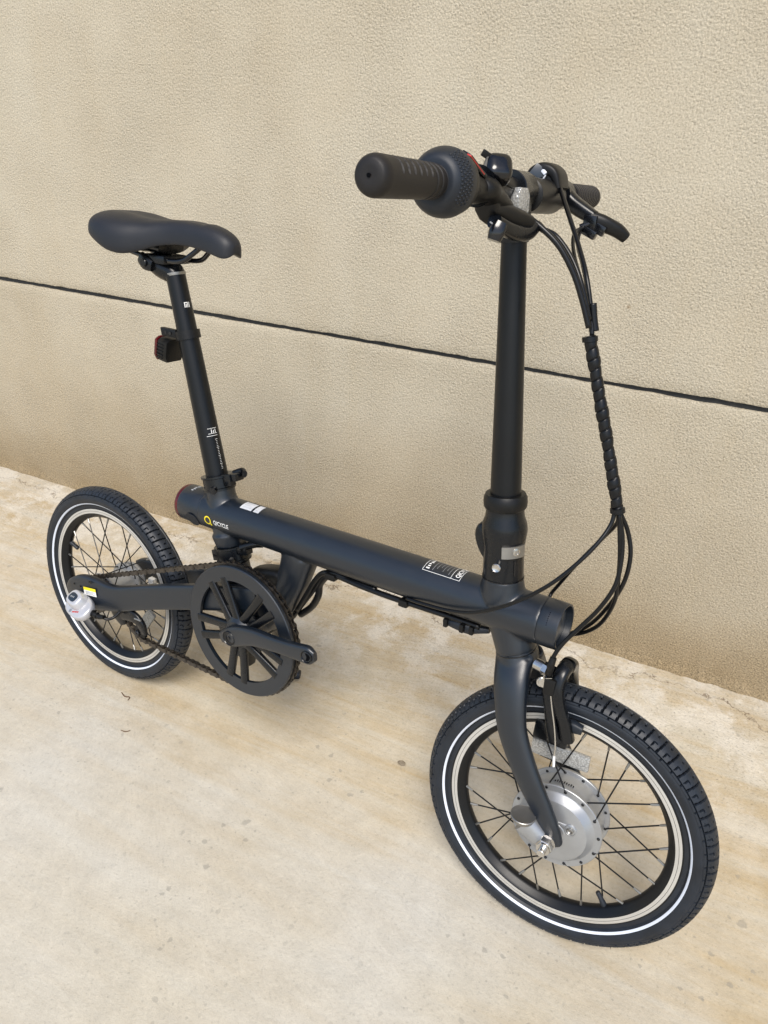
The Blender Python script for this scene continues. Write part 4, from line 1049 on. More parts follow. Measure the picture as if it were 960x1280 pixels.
# ------------------------------------------------------------------ wheels
NB = 62                                      # tread blocks round the tyre
def tyre_mesh():
    seg = 20; n = NB*seg
    ph = np.concatenate([np.radians(np.linspace(-143, -130.5, 4)), np.radians([-125.0, -120]), np.radians(np.linspace(-114, -80, 7)),
                         np.radians(np.linspace(-77, 77, 57)),
                         np.radians(np.linspace(80, 114, 7)), np.radians([120, 125.0]), np.radians(np.linspace(130.5, 143, 4))])
    ph = np.sort(ph); k = len(ph)
    th = np.arange(n)*2*PI/n; blk = (np.arange(n) / seg)
    PH, B = np.meshgrid(ph, blk, indexing='ij'); D = np.degrees(PH)
    dep = np.zeros_like(PH)
    core = np.abs(D) < 40
    # rib grooves round the tyre
    circ = (np.abs(D - 21) < 2.0) | (np.abs(D - 44) < 2.0) | (np.abs(D + 66) < 1.6)
    # transverse cuts, slanted a little, offset between the two halves
    def cut(phase, lo, hi, slant, w=.10):
        f = (B + phase + slant*D/60) % 1
        f = np.minimum(f, 1 - f)
        return (f < w/2*1.25) & (D > lo) & (D < hi)
    t1 = cut(0.0, -66, 22, .16)
    t2 = cut(0.5, -16, 2, .16, .09) | cut(0.5, -58, -38, .16, .07)
    t3 = cut(0.25, 44, 74, .10, .07) | cut(0.75, 30, 44, .10, .06) | cut(.5, -76, -66, .1, .06)
    f = (B + .5 + .18*D/60) % 1
    hook = (np.abs(D - 2) < 1.8) & (f < .30)
    hook2 = (np.abs(D + 38) < 1.5) & (f > .78)
    groove = circ | t1 | t2 | hook | hook2 | t3
    dep[groove] = .0021
    dep[np.abs(D) > 114] = 0
    edge = (np.abs(D) > 77) & (np.abs(D) < 84); dep[edge] += .0005
    dep[(np.abs(D) > 119) & (np.abs(D) < 131)] -= .00025
    r_ = .0180 - dep; a_y = .0205 - dep
    R = .1775 + r_*np.cos(PH); Y = a_y*np.sin(PH)
    X = R*np.cos(th)[None, :]; Z = R*np.sin(th)[None, :]
    V = np.stack([X, np.broadcast_to(Y, X.shape), Z], -1)
    ins = np.stack([.157*np.cos(th), np.full(n, -.0118), .157*np.sin(th)], -1), np.stack([.157*np.cos(th), np.full(n, .0118), .157*np.sin(th)], -1)
    V = np.concatenate([ins[0][None], V, ins[1][None]]); k += 2
    Dm = np.concatenate([[-150], np.degrees(ph), [150]])
    i = np.arange(n); F = []; mi = []
    for j in range(k):
        j2 = (j+1) % k
        q = np.stack([j*n + i, j*n + (i+1) % n, j2*n + (i+1) % n, j2*n + i], 1)
        F.append(q)
        mid = abs(Dm[j] + Dm[j2])/2 if j2 else 0
        mi += [1 if 119.5 < min(abs(Dm[j]), abs(Dm[j2])) and max(abs(Dm[j]), abs(Dm[j2])) < 131 and j2 else 0]*n
    F = np.concatenate(F)
    dp = np.concatenate([np.zeros((1, n)), dep, np.zeros((1, n))]).ravel(); mi = np.where(dp[F].min(1) > .001, 2, np.array(mi))  # sunken tread faces get the darker colour that paints in groove shade
    V = V.reshape(-1, 3)
    me = bpy.data.meshes.new('tyre')
    me.vertices.add(len(V)); me.vertices.foreach_set('co', V.ravel())
    me.loops.add(len(F)*4); me.loops.foreach_set('vertex_index', F.ravel().astype(np.int32))
    me.polygons.add(len(F)); me.polygons.foreach_set('loop_start', np.arange(len(F), dtype=np.int32)*4)
    me.materials.append(M['rubber']); me.materials.append(M['stripe']); me.materials.append(M['groove'])
    me.polygons.foreach_set('material_index', np.array(mi, dtype=np.int32))
    me.update(calc_edges=True); me.validate()
    bm = bmesh.new(); bm.from_mesh(me); bmesh.ops.recalc_face_normals(bm, faces=bm.faces)
    # moulding hairs left on the shoulders
    hr = random.Random(5)
    for q in range(150):
        a = hr.random()*2*PI; sd_ = hr.choice((-1, 1, 1)); p = math.radians(hr.uniform(48, 84))*sd_
        R0 = .1775 + .019*math.cos(p); y0 = .0195*math.sin(p)
        d = A([math.cos(p)*math.cos(a), math.sin(p), math.cos(p)*math.sin(a)]) + A([hr.uniform(-.4, .4) for _ in range(3)])
        d = vnorm(d)*hr.uniform(.0015, .0045); b = A([R0*math.cos(a), y0, R0*math.sin(a)]); u = vnorm(np.cross(d, [.3, .5, .7]))*.00035; w = vnorm(np.cross(d, u))*.00035
        vs = [bm.verts.new(b + u), bm.verts.new(b - u*.5 + w), bm.verts.new(b - u*.5 - w), bm.verts.new(b + d)]
        for t in ((0, 1, 3), (1, 2, 3), (2, 0, 3)): bm.faces.new([vs[z] for z in t])
    bm.to_mesh(me); bm.free()
    me.shade_smooth(); me.set_sharp_from_angle(angle=math.radians(32))
    return me
TYRE = tyre_mesh()
def rim_mesh():
    mb = MB()
    pr = [(-.0122, .1578, 0), (-.0128, .1558, 1), (-.0128, .1521, 0), (-.0123, .1519, 0), (-.0128, .1516, 1), (-.0128, .1476, 0), (-.0118, .1455, 0), (-.0100, .1440, 0),
          (-.0062, .1392, 0), (-.0030, .1372, 0), (0, .1367, 0)]
    full = [(y, r) for y, r, _ in pr] + [(-y, r) for y, r, _ in pr[-2::-1]]
    mis = [m_ for _, _, m_ in pr[:-1]] + [m_ for _, _, m_ in pr[-2::-1]] + [0]
    full.append((0, .1530)); mis.append(0)
    lathe(mb, full, (0, 0, 0), (0, 1, 0), 180, mis=mis, closed=True)
    return mb.mesh('rim', ['rim', 'brake_track'], 25)
RIM = rim_mesh()

def sticker_on_rim(parent, a0, a1):
    pass

def make_wheel(name, mat4, hubfn, flanges, cross, rot0, valve_a, refl):
    w = bpy.data.objects.new(name, None); C.objects.link(w); w.parent = bike; w.matrix_local = mat4; w.empty_display_size = .05
    ty = link('tyre', TYRE, w); ty.rotation_euler = (0, rot0, 0)
    link('rim', RIM, w)
    hubfn(w)
    (yn, rn), (yf, rf_) = flanges
    sm = MB(); sweep(sm, [(0, 0, 0), (0, 0, 1)], .00105, 8); smesh = sm.mesh('spoke', ['spoke'])
    nm = MB(); lathe(nm, [(0, .0019), (.0095, .0016), (.011, .0011)], (0, 0, 0), (0, 0, 1), 8); nmesh_ = nm.mesh('spoke_nipple', ['dull_steel'])
    for k in range(28):
        a = rot0 + (k + .5)*2*PI/28
        near = k % 2 == 0; sgn = 1 if (k//2) % 2 else -1
        y, r = (yn, rn) if near else (yf, rf_)
        b = a + sgn*cross
        p0 = Vector((r*math.cos(b), y + (.0024 if (k//2) % 2 else -.0024), r*math.sin(b)))
        p1 = Vector((.1375*math.cos(a), (-.002 if near else .002), .1375*math.sin(a)))
        d = p1 - p0; L_ = d.length
        q = d.to_track_quat('Z', 'Y').to_matrix().to_4x4()
        o = link('spoke', smesh, w)
        mm = Matrix.Translation(p0) @ q @ Matrix.Diagonal((1, 1, L_, 1)); o.matrix_local = mm
        o = link('spoke_nipple', nmesh_, w)
        q2 = (-d).to_track_quat('Z', 'Y').to_matrix().to_4x4(); o.matrix_local = Matrix.Translation(p1) @ q2
    va = valve_a
    mb = MB(); e = A([math.cos(va), 0, math.sin(va)])
    lathe(mb, [(0, .0042), (.006, .0040), (.008, .0034), (.019, .0034), (.0205, .0028)], e*.1375, -e, 16)
    mb.build('valve', 'rubber', w)
    return w

def m4(R, t):
    m_ = Matrix([list(R[0]), list(R[1]), list(R[2])]).to_4x4(); m_.translation = Vector(t); return m_

def front_hub(w):
    mb = MB()
    lathe(mb, [(-.0385, .0005), (-.0388, .0155), (-.0372, .0170), (-.0362, .0400), (-.0352, .0440), (-.0320, .0462), (-.0275, .0500), (-.0262, .0512)], (0, 0, 0), (0, 1, 0), 96, cap=False)
    mb.build('motor_side_cover', 'alloy', w, 28)
    mb = MB()
    lathe(mb, [(-.0262, .0500), (-.0250, .0520), (-.0250, .0602), (-.0243, .0608), (-.0212, .0608), (-.0205, .0602), (-.0200, .0548), (-.010, .0545), (-.006, .0530), (.006, .0530), (.010, .0545), (.0130, .0552), (.0135, .0602), (.0142, .0608),
               (.0172, .0608), (.0180, .0600), (.0185, .0530), (.026, .0480), (.030, .0200), (.0302, .0005)], (0, 0, 0), (0, 1, 0), 96, cap=False)
    hub = mb.build('motor_hub', 'alloy', w, 28)
    hm = MB(); lathe(hm, [(-.0006, .0021), (.0006, .0021), (.0012, .0013)], (0, 0, 0), (0, -1, 0), 12); hmesh = hm.mesh('spoke_head', ['gloss'])
    for k in range(28):
        near = k % 2 == 0; sgn = 1 if (k//2) % 2 else -1
        a = ROT_F + (k + .5)*2*PI/28 + sgn*.4488
        o = link('spoke_head', hmesh, w)
        yy = -.0252 if near else .0132
        o.location = (.0565*math.cos(a), yy, .0565*math.sin(a))
    # raised teardrop pad with a screw
    mb = MB(); pts = []
    c1 = A([0.0214, -0.0370, 0.0139]); c2 = A([0.0040, -0.0370, 0.0156])
    sweep(mb, [A([c2[0], -.0362, c2[2]]), A([(c1[0]+c2[0])/2, -.0362, (c1[2]+c2[2])/2]), A([c1[0], -.0362, c1[2]])], [(.0022, .0035), (.0022, .0050), (.0022, .0070)], 20, smooth=3)
    lathe(mb, [(-.002, .0082), (.0012, .0082), (.0018, .0070), (.0010, .0064)], A([c1[0], -.0368, c1[2]]), (0, -1, 0), 32)
    mb.build('screw_boss', 'alloy', w)
    mb = MB(); lathe(mb, [(0, .0045), (.0022, .0045), (.0026, .0036), (.0012, .0022)], A([c1[0], -.0374, c1[2]]), (0, -1, 0), 20); mb.build('cover_screw', 'dull_steel', w)
    # small maker's lettering round the barrel
    mb = MB()
    for q in range(9):
        t = math.radians(108 - q*3.2); h_ = (.0036, .0050, .0042)[q % 3]
        box(mb, (.0546*math.cos(t), -.0075 + h_/2, .0546*math.sin(t)), (.0016, h_, .0003), ((-math.sin(t), 0, math.cos(t)), (0, 1, 0), (math.cos(t), 0, math.sin(t))), bev=0)
    mb.build('hub_lettering', 'gloss', w, 180)['kind'] = 'stuff'
    mb = MB(); lathe(mb, [(-.078, .0050), (.078, .0050)], (0, 0, 0), (0, 1, 0), 20); mb.build('axle', 'steel', w)
    # near and far axle nuts with washers; the near one holds a capped retainer
    for s_ in (-1, 1):
        mb = MB(); lathe(mb, [(.0595, .0115), (.0615, .0115)], (0, 0, 0), (0, s_, 0), 32)
        lathe(mb, [(.0615, .0108), (.0715, .0108), (.0730, .0096)], (0, 0, 0), (0, s_, 0), 6, cap=True)
        lathe(mb, [(.0728, .0088), (.0755, .0086)], (0, 0, 0), (0, s_, 0), 24)
        lathe(mb, [(.0745, .0052), (.0835, .0050), (.084, .0044)], (0, 0, 0), (0, s_, 0), 20)
        mb.build('axle_nut', 'steel', w, 25)
    t0, t1 = A([-0.0340, -0.0580, 0.0136]), A([-0.0079, -0.0580, -0.0029])
    mb = MB()
    sweep(mb, [t0, t0*.6 + t1*.4, t1], [(.0140, .0165), (.0115, .0150), (.0085, .0125)], 36, smooth=4)
    mb.build('axle_retainer', 'alloy', w, 50)
    dcap = vnorm([-.02, -.08, 1]); mb = MB()
    lathe(mb, [(-.005, .0145), (-.001, .0160), (.001, .0164), (.0018, .0156), (.0012, .0142), (.0012, .001)], A([-0.0353, -0.0640, 0.0268]), dcap, 40)
    mb.build('retainer_cap', 'dull_steel', w, 40)
    # reflector clipped between the spokes
    mb = MB()
    box(mb, (-.0200, .002, .0885), (.078, .007, .0235), ((1, 0, .06), (0, 1, 0), (-.06, 0, 1)), bev=.003)
    r = mb.build('spoke_reflector', 'reflector', w)
ROT_F = .07
fwm = m4(FM, FC)
fwheel = make_wheel('front_wheel', fwm, front_hub, ((-.0228, .0565), (.0155, .0565)), .4488, ROT_F, math.atan2(*(A([0.0793, 0.0000, -0.1058])[[2, 0]])), None)

def rear_hub(w):
    mb = MB()
    lathe(mb, [(-.0325, .010), (-.032, .0345), (-.029, .0350), (-.0285, .026), (-.020, .0235), (0, .0270), (.014, .0285), (.022, .0290), (.0225, .0370), (.0255, .0372), (.0265, .0300), (.034, .0290), (.0345, .0345), (.040, .0345), (.046, .0300), (.0465, .010)], (0, 0, 0), (0, 1, 0), 72)
    mb.build('gear_hub', 'alloy', w, 28)
    mb = MB(); lathe(mb, [(-.041, .0120), (-.0405, .0210), (-.0345, .0215), (-.034, .0120)], (0, 0, 0), (0, 1, 0), 40); mb.build('brass_ring', 'bronze', w)
    hm = MB(); lathe(hm, [(-.0006, .0019), (.0012, .0016)], (0, 0, 0), (0, -1, 0), 10); hmesh = hm.mesh('spoke_head', ['gloss'])
    for k in range(28):
        near = k % 2 == 0; sgn = 1 if (k//2) % 2 else -1
        a = ROT_R + (k + .5)*2*PI/28 + sgn*.8976
        o = link('spoke_head', hmesh, w); o.location = (.0315*math.cos(a), -.0322 if near else .0223, .0315*math.sin(a))
    # sprocket
    mb = MB(); nt = 16; out = []
    for i in range(nt*4):
        a = i*2*PI/(nt*4); r = (.0345, .0335, .0300, .0335)[i % 4]; out.append((r*math.cos(a), r*math.sin(a)))
    plate(mb, out, (0, -.0465, 0), (1, 0, 0), (0, 0, 1), A([0, 1., 0]), .002, bev=0)
    mb.build('sprocket', 'dull_steel', w)
    mb = MB(); lathe(mb, [(-.050, .016), (-.050, .024), (-.044, .026), (-.042, .02)], (0, 0, 0), (0, 1, 0), 36); mb.build('dust_cap', 'dull_steel', w)
    mb = MB(); lathe(mb, [(-.092, .0048), (.085, .0048)], (0, 0, 0), (0, 1, 0), 16)
    lathe(mb, [(.066, .009), (.076, .009)], (0, 0, 0), (0, 1, 0), 6); mb.build('axle', 'steel', w)
    c_ = A([0.0837, 0.0040, -0.0548])
    e = vnorm([c_[0], 0, c_[2]]); tn = A([-e[2], 0, e[0]])
    mb = MB(); box(mb, A([e[0]*.092, .003, e[2]*.092]), (.022, .007, .062), (e, (0, 1, 0), tn), bev=.003); mb.build('spoke_reflector', 'reflector', w)
ROT_R = .19
rwm = m4(RM, (0, 0, .2))
rwheel = make_wheel('rear_wheel', rwm, rear_hub, ((-.0305, .0315), (.0240, .0315)), .8976, ROT_R, math.radians(160), None)

# ------------------------------------------------------------------ rear arms
mb = MB()
CP = [A([-0.0409, -0.0700, 0.2009]), A([-0.0234, -0.0700, 0.2078]), A([0.0045, -0.0690, 0.2167]), A([0.0346, -0.0670, 0.2228]), A([0.0625, -0.0640, 0.2260]), A([0.0900, -0.0610, 0.2325]), A([0.1246, -0.0570, 0.2455]), A([0.1758, -0.0520, 0.2663]), A([0.2606, -0.0430, 0.2965]), A([0.3305, -0.0360, 0.3200]), A([0.3936, -0.0300, 0.3371])]
CH = [(.0060, .0150), (.0078, .0265), (.0085, .0325), (.0085, .0315), (.0085, .0265), (.0085, .0235), (.0085, .0225), (.0085, .0222), (.0085, .0222), (.0085, .0225), (.010, .024)]
sweep(mb, CP, CH, 40, smooth=5, power=4.5)
arm = mb.build('rear_arm', 'paint', bike, 45)
mb = MB()
mir = lambda p: A([max(p[0], -.012), -p[1], p[2] - .006])
sweep(mb, [mir(p) for p in CP[1:]], [(a_[0], min(a_[1], .022)) for a_ in CH[1:]], 40, smooth=5, power=4.5)
mb.build('rear_arm', 'paint', bike, 45)
mb = MB(); sweep(mb, [A([.245, 0, .290]), A([.285, 0, .296]), A([.330, 0, .300]), A([.372, 0, .292])], [(.034, .018), (.036, .022), (.034, .024), (.030, .022)], 32, hint=(0, 1, 0), smooth=3, power=3.5); mb.build('arm_bridge', 'paint', bike, 45)
# outer seam and holes of the near arm
for px_ in (A([-0.0172, -0.0786, 0.2281]), A([0.0005, -0.0786, 0.2292]), A([0.0269, -0.0780, 0.2483]), A([0.0314, -0.0780, 0.2479])):
    mb = MB(); lathe(mb, [(-.001, .0018), (.0006, .0018)], px_, (0, -1, 0), 12); mb.build('arm_hole', 'gloss', arm)
def arm_tag(p, q, r, s, mat, name, lift=0):
    mb = MB(); V = [A(v) + A([0, -.0006 - lift, 0]) for v in (p, q, r, s)]; V += [v + A([0, .0005, 0]) for v in V]
    mb.add(V, [[0, 1, 2, 3], [4, 5, 6, 7], [0, 1, 5, 4], [1, 2, 6, 5], [2, 3, 7, 6], [3, 0, 4, 7]]); return mb.build(name, mat, arm)
arm_tag(A([0.0101, -0.0778, 0.2317]), A([0.0417, -0.0763, 0.2378]), A([0.0449, -0.0763, 0.2234]), A([0.0120, -0.0778, 0.2175]), 'white', 'caution_label')
arm_tag(A([0.0105, -0.0782, 0.2326]), A([0.0426, -0.0767, 0.2386]), A([0.0434, -0.0767, 0.2330]), A([0.0111, -0.0782, 0.2271]), 'yellow', 'label_band')
for q in range(3):
    a0 = (A([0.0160, -0.0784, 0.2255]), A([0.0167, -0.0784, 0.2235]), A([0.0169, -0.0784, 0.2212]))[q]; a1 = (A([0.0402, -0.0769, 0.2298]), A([0.0369, -0.0769, 0.2267]), A([0.0404, -0.0769, 0.2250]))[q]
    arm_tag(a0, a1, a1 + A([0, 0, .0008]), a0 + A([0, 0, .0008]), 'greyprint', 'print_line')
# drop-out plate and chain tensioner
mb = MB()
sweep(mb, [A([0.0712, -0.0550, 0.2023]), A([0.0791, -0.0550, 0.1888]), A([0.0867, -0.0530, 0.1741])], [(.004, .020), (.004, .017), (.004, .008)], 20, smooth=3, power=3)
sweep(mb, [A([0.0883, -0.0580, 0.2007]), A([0.1192, -0.0580, 0.2069]), A([0.1376, -0.0560, 0.1973]), A([0.1402, -0.0520, 0.1765])], [(.004, .013), (.005, .012), (.005, .010), (.004, .009)], 24, smooth=4, power=3)
ten = mb.build('chain_tensioner', 'satin', bike, 50)
PU = A([0.1264, -0.0470, 0.1731])
mb = MB(); out = []
for i in range(44):
    a = i*2*PI/44; r = (.0150, .0146, .0122, .0146)[i % 4]; out.append((r*math.cos(a), r*math.sin(a)))
plate(mb, out, PU, (1, 0, 0), (0, 0, 1), A([0, 1., 0]), .006, bev=0); mb.build('jockey_wheel', 'plastic', ten)
mb = MB(); lathe(mb, [(0, .006), (.010, .006), (.0115, .0045)], PU, (0, -1, 0), 20); lathe(mb, [(.0112, .0022), (.0122, .0020)], PU, (0, -1, 0), 6); mb.build('jockey_bolt', 'gloss', ten)
mb = MB(); strip(mb, A([0.1046, -0.0600, 0.2100]), A([0.1128, -0.0600, 0.2035]), (0, -1, .2), .010, .003); strip(mb, A([0.1285, -0.0620, 0.2077]), A([0.1456, -0.0620, 0.2100]), (0, -1, .4), .003, .003); mb.build('tensioner_bracket', 'dull_steel', ten)
mb = MB(); lathe(mb, [(0, .0030), (.0015, .0030)], A([0.0903, -0.0600, 0.1941]), (0, -1, 0), 14); mb.build('hanger_bolt', 'gloss', ten)
mb = MB(); box(mb, A([0.1039, 0.0000, 0.2482]), (.013, .010, .013), ((1, 0, 0), (0, 1, 0), (0, 0, 1)), bev=.002); mb.build('arm_reflector', 'weld', bike)

# ------------------------------------------------------------------ gear selector box on the axle end
dc = A([0.0167, -0.0940, 0.2021])
dn = vnorm([-.12, -.58, .80]); du_ = vnorm(np.cross([0, 0, 1.], dn))*-1; dv_ = np.cross(dn, du_)
if du_[0] < 0: du_ = -du_; dv_ = -dv_
if dv_[2] < 0: dv_ = -dv_
mb = MB(); prof = [(-.013, .0205), (-.0115, .0262), (-.006, .0290), (.000, .0292), (.003, .0280), (.0045, .0250)]
prof = [tuple(q) for q in catmull([A(p) for p in prof], 3)]
n_ = 48
def oval(mb, prof, c, u, v, w, eu, ev, power=2.4, mi=0):
    a = np.linspace(0, 2*PI, n_, endpoint=False); ca = np.sign(np.cos(a))*np.abs(np.cos(a))**(2/power); sa = np.sign(np.sin(a))*np.abs(np.sin(a))**(2/power)
    V = [c + w*t + (ca[:, None]*u*eu + sa[:, None]*v*ev)*max(r, 1e-4) for t, r in prof]; k = len(prof)
    mb.add(np.concatenate(V), [[j*n_+i, j*n_+(i+1) % n_, (j+1)*n_+(i+1) % n_, (j+1)*n_+i] for j in range(k-1) for i in range(n_)] + [list(range(n_)), [(k-1)*n_+i for i in range(n_)]], mi)
oval(mb, prof, dc, du_, dv_, dn, 1.22, .78)
gb = mb.build('gear_selector_box', 'silverplastic', bike, 50)
mb = MB(); oval(mb, [tuple(q) for q in catmull([A(p) for p in [(.002, .0235), (.009, .0215), (.0155, .0190), (.0178, .0160), (.0183, .010)]], 3)], dc + dv_*.0050 - du_*.0060, du_, dv_, dn, .98, .74, 2.8)
mb.build('selector_hood', 'silverplastic', gb, 50)
mb = MB(); oval(mb, [(0, .0130), (.0012, .0128), (.0016, .0115)], dc + dn*.0180 + dv_*.0045 - du_*.0065, du_, dv_, dn, .86, .62, 3); mb.build('selector_window', 'lcd', gb)
for q in (-.004, 0, .004):
    mb = MB(); box(mb, dc + dn*.0200 + dv_*(.0045 + q*.2) + du_*(q - .0065), (.0016, .0030, .0003), (du_, dv_, dn), bev=0); mb.build('window_mark', 'greyprint', gb)
mb = MB(); lathe(mb, [(0, .0030), (.001, .0030)], dc + dn*.0045 - dv_*.0160 - du_*.002, dn, 20); mb.build('selector_screw', 'alloy', gb)
mb = MB()
for q in range(6):
    box(mb, dc + dn*.0050 + du_*(.0050 + q*.0024) + dv_*(-.0150 + q*.0012), (.0013 + .0006*(q % 2), .0030, .0003), (du_, dv_, dn), bev=0)
mb.build('selector_lettering', 'red', gb, 180)['kind'] = 'stuff'
mb = MB(); e0 = A([0.0481, -0.0920, 0.2008])
cable_path(mb, [e0, A([0.0570, -0.0920, 0.1995]), A([0.0676, -0.0900, 0.1981]), A([0.0786, -0.0880, 0.2010])], [.0058, .0050, .0048, .0036], 14); mb.build('cable_boot', 'plastic', gb)
for q, r in ((A([0.0537, -0.0920, 0.1998]), .0066), (A([0.0623, -0.0910, 0.1988]), .0062)):
    mb = MB(); lathe(mb, [(-.0014, r), (.0014, r)], q, A([0.0676, -0.0900, 0.1981]) - A([0.0570, -0.0920, 0.1995]), 16); mb.build('boot_ring', 'plastic', gb)
cab('cable', [A([0.0709, -0.0890, 0.1990]), A([0.0818, -0.0840, 0.1963]), A([0.0878, -0.0750, 0.1981]), A([0.0922, -0.0660, 0.2059]), A([0.0956, -0.0560, 0.2161])], .0026)

# ------------------------------------------------------------------ crankset
BB = A([.37785, 0, .28615])
mb = MB()
cy_ = -.0560
def annulus(mb, r0, r1, y0, y1, n=120):
    lathe(mb, [(y0, r0), (y0 - .0, r0 + .0012), (y0 - .0006, r1 - .0015), (y0 + .0005, r1), (y1, r1), (y1, r0)], BB, (0, 1, 0), n, closed=True)
annulus(mb, .0865, .1104, cy_ - .0028, cy_ + .0026)
ring = mb.build('chainring', 'paint', bike, 30)
tm = MB(); out = []
NT = 54
for i in range(NT*4):
    a = i*2*PI/(NT*4); r = (.1142, .1128, .1078, .1128)[i % 4]; out.append((r*math.cos(a), r*math.sin(a)))
def toothed(mb, out, y, th, rin):
    n = len(out); V = []
    for yy in (y - th/2, y + th/2):
        V += [(BB[0] + p, yy, BB[2] + q) for p, q in out]
        V += [(BB[0] + rin*math.cos(i*2*PI/n), yy, BB[2] + rin*math.sin(i*2*PI/n)) for i in range(n)]
    F = []
    for i in range(n):
        j = (i+1) % n
        F += [[i, j, n+j, n+i], [2*n+i, 2*n+j, 3*n+j, 3*n+i], [i, j, 2*n+j, 2*n+i], [n+i, n+j, 3*n+j, 3*n+i]]
    mb.add(V, F)
toothed(tm, out, -.0480, .0022, .094); tm.build('tooth_ring', 'satin', ring, 20)
mb = MB(); annulus(mb, .092, .1000, -.0535, -.0492); mb.build('spacer_ring', 'satin', ring)
for a0 in (124, 52, -20, -92, -164):
    for s_ in (-1, 1):
        a = math.radians(a0); b = math.radians(a0 + s_*10.0)
        p0 = BB + A([0, cy_ - .001, 0]) + .018*A([math.cos(a + s_*.45), 0, math.sin(a + s_*.45)])
        p1 = BB + A([0, cy_, 0]) + .091*A([math.cos(b), 0, math.sin(b)])
        mb = MB(); sweep(mb, [p0, p0*.55 + p1*.45 + A([0, .0005, 0]), p1], [(.0054, .0078), (.0048, .0070), (.0042, .0080)], 20, smooth=3, power=3); mb.build('spider_arm', 'satin', ring, 40)
for a0 in (124, 52, -20, -92, -164):
    t0 = math.radians(a0); mb = MB()
    plate(mb, [(.012*math.cos(t0 - .9), .012*math.sin(t0 - .9)), (.050*math.cos(t0 - .17), .050*math.sin(t0 - .17)), (.046*math.cos(t0), .046*math.sin(t0)), (.050*math.cos(t0 + .17), .050*math.sin(t0 + .17)), (.012*math.cos(t0 + .9), .012*math.sin(t0 + .9))], BB + A([0, cy_ + .0005, 0]), (1, 0, 0), (0, 0, 1), A([0, 1., 0]), .0045, bev=.001)
    mb.build('spider_web', 'satin', ring, 40)
mb = MB(); lathe(mb, [(.048, .024), (.054, .027), (.060, .027), (.066, .020)], BB, (0, -1, 0), 48)
mb.build('spider_hub', 'paint', ring)
mb = MB()
K = [A([0.3754, -0.0700, 0.2835]), A([0.3988, -0.0715, 0.2953]), A([0.4279, -0.0745, 0.3060]), A([0.4594, -0.0775, 0.3129]), A([0.4895, -0.0800, 0.3193]), A([0.5182, -0.0820, 0.3251]), A([0.5381, -0.0830, 0.3293]), A([0.5483, -0.0832, 0.3314])]
K = [K[0]*2 - K[1]] + K
sweep(mb, K, [(.0050, .0090), (.0085, .0165), (.0085, .0160), (.0080, .0138), (.0075, .0122), (.0072, .0118), (.0070, .0130), (.0066, .0140), (.0040, .0075)], 36, smooth=5, power=3.4)
cr = mb.build('crank_arm', 'paint', bike, 50)
mb = MB(); lathe(mb, [(.0, .0125), (.0095, .0125), (.0102, .0118), (.0090, .0108), (.0085, .0060), (.0050, .0050)], K[1] , (0, -1, 0), 36); mb.build('crank_bolt', 'satin', cr, 30)
mb = MB(); lathe(mb, [(0, .0032), (.0098, .0032)], K[1], (0, -1, 0), 6); mb.build('bolt_socket', 'gloss', cr)
mb = MB(); lathe(mb, [(.0, .0100), (.0078, .0100), (.0084, .0088), (.0062, .0072), (.0040, .0068)], A([0.5370, -0.0826, 0.3286]), (0, -1, 0), 36); mb.build('pedal_eye', 'satin', cr, 30)
mb = MB(); lathe(mb, [(0, .0062), (.0070, .0062)], A([0.5370, -0.0826, 0.3286]), (0, -1, 0), 24); mb.build('pedal_thread', 'groove', cr)
# the other crank, pointing backwards
mb = MB(); d_ = K[7] - K[1]
sweep(mb, [A([BB[0] - t*d_[0], .066 + .016*t, BB[2] - t*d_[2]]) for t in (-.06, 0, .3, .6, .9, 1.0, 1.06)], [(.005, .009), (.0085, .0165), (.0075, .0128), (.007, .0118), (.007, .0135), (.0066, .013), (.004, .0075)], 28, smooth=3, power=3.4)
mb.build('crank_arm', 'paint', bike, 50)
mb = MB(); lathe(mb, [(-.060, .010), (.062, .010)], BB, (0, 1, 0), 24)
lathe(mb, [(.046, .0245), (.050, .0262), (.053, .0262), (.056, .0225), (.060, .020)], BB, (0, 1, 0), 48); lathe(mb, [(.0445, .0240), (.047, .0262), (.049, .0262), (.050, .020)], BB, (0, -1, 0), 48)
mb.build('bottom_bracket', 'satin', bike)

# ------------------------------------------------------------------ chain
RC = A([0, 0, .2]); cr_r, sp_r, ju_r = .1098, .0330, .0150
def tang(c0, r0, c1, r1, side, cross=False):
    """tangent points of two circles in the x-z plane, side +1 = above"""
    d = A([c1[0]-c0[0], c1[1]-c0[1]]); L_ = np.linalg.norm(d); base = math.atan2(d[1], d[0])
    r1s = -r1 if cross else r1
    off = math.acos((r0 - r1s)/L_)*side
    a = base + off; e = A([math.cos(a), math.sin(a)])
    return A(c0) + r0*e, A(c1) + r1s*e
cc, cs, cj = (BB[0], BB[2]), (0.0, .2), (PU[0], PU[2])
def arc(c, r, p, q, ccw):
    a0 = math.atan2(p[1]-c[1], p[0]-c[0]); a1 = math.atan2(q[1]-c[1], q[0]-c[0])
    if ccw and a1 < a0: a1 += 2*PI
    if not ccw and a1 > a0: a1 -= 2*PI
    return [A([c[0] + r*math.cos(t), c[1] + r*math.sin(t)]) for t in np.linspace(a0, a1, 40)]
s_top, c_top = tang(cs, sp_r, cc, cr_r, 1)
c_bot, j_a = tang(cc, cr_r, cj, ju_r, 1)
j_b, s_bot = tang(cj, ju_r, cs, sp_r, 1, True)
path = [s_top] + arc(cc, cr_r, c_top, c_bot, False) + arc(cj, ju_r, j_a, j_b, False) + arc(cs, sp_r, s_bot, s_top, False)
path = A(path); seg = np.linalg.norm(np.diff(path, axis=0), axis=1); Lc = np.concatenate([[0], np.cumsum(seg)])
NL = int(round(Lc[-1]/.0127/2))*2; P_ = Lc[-1]/NL
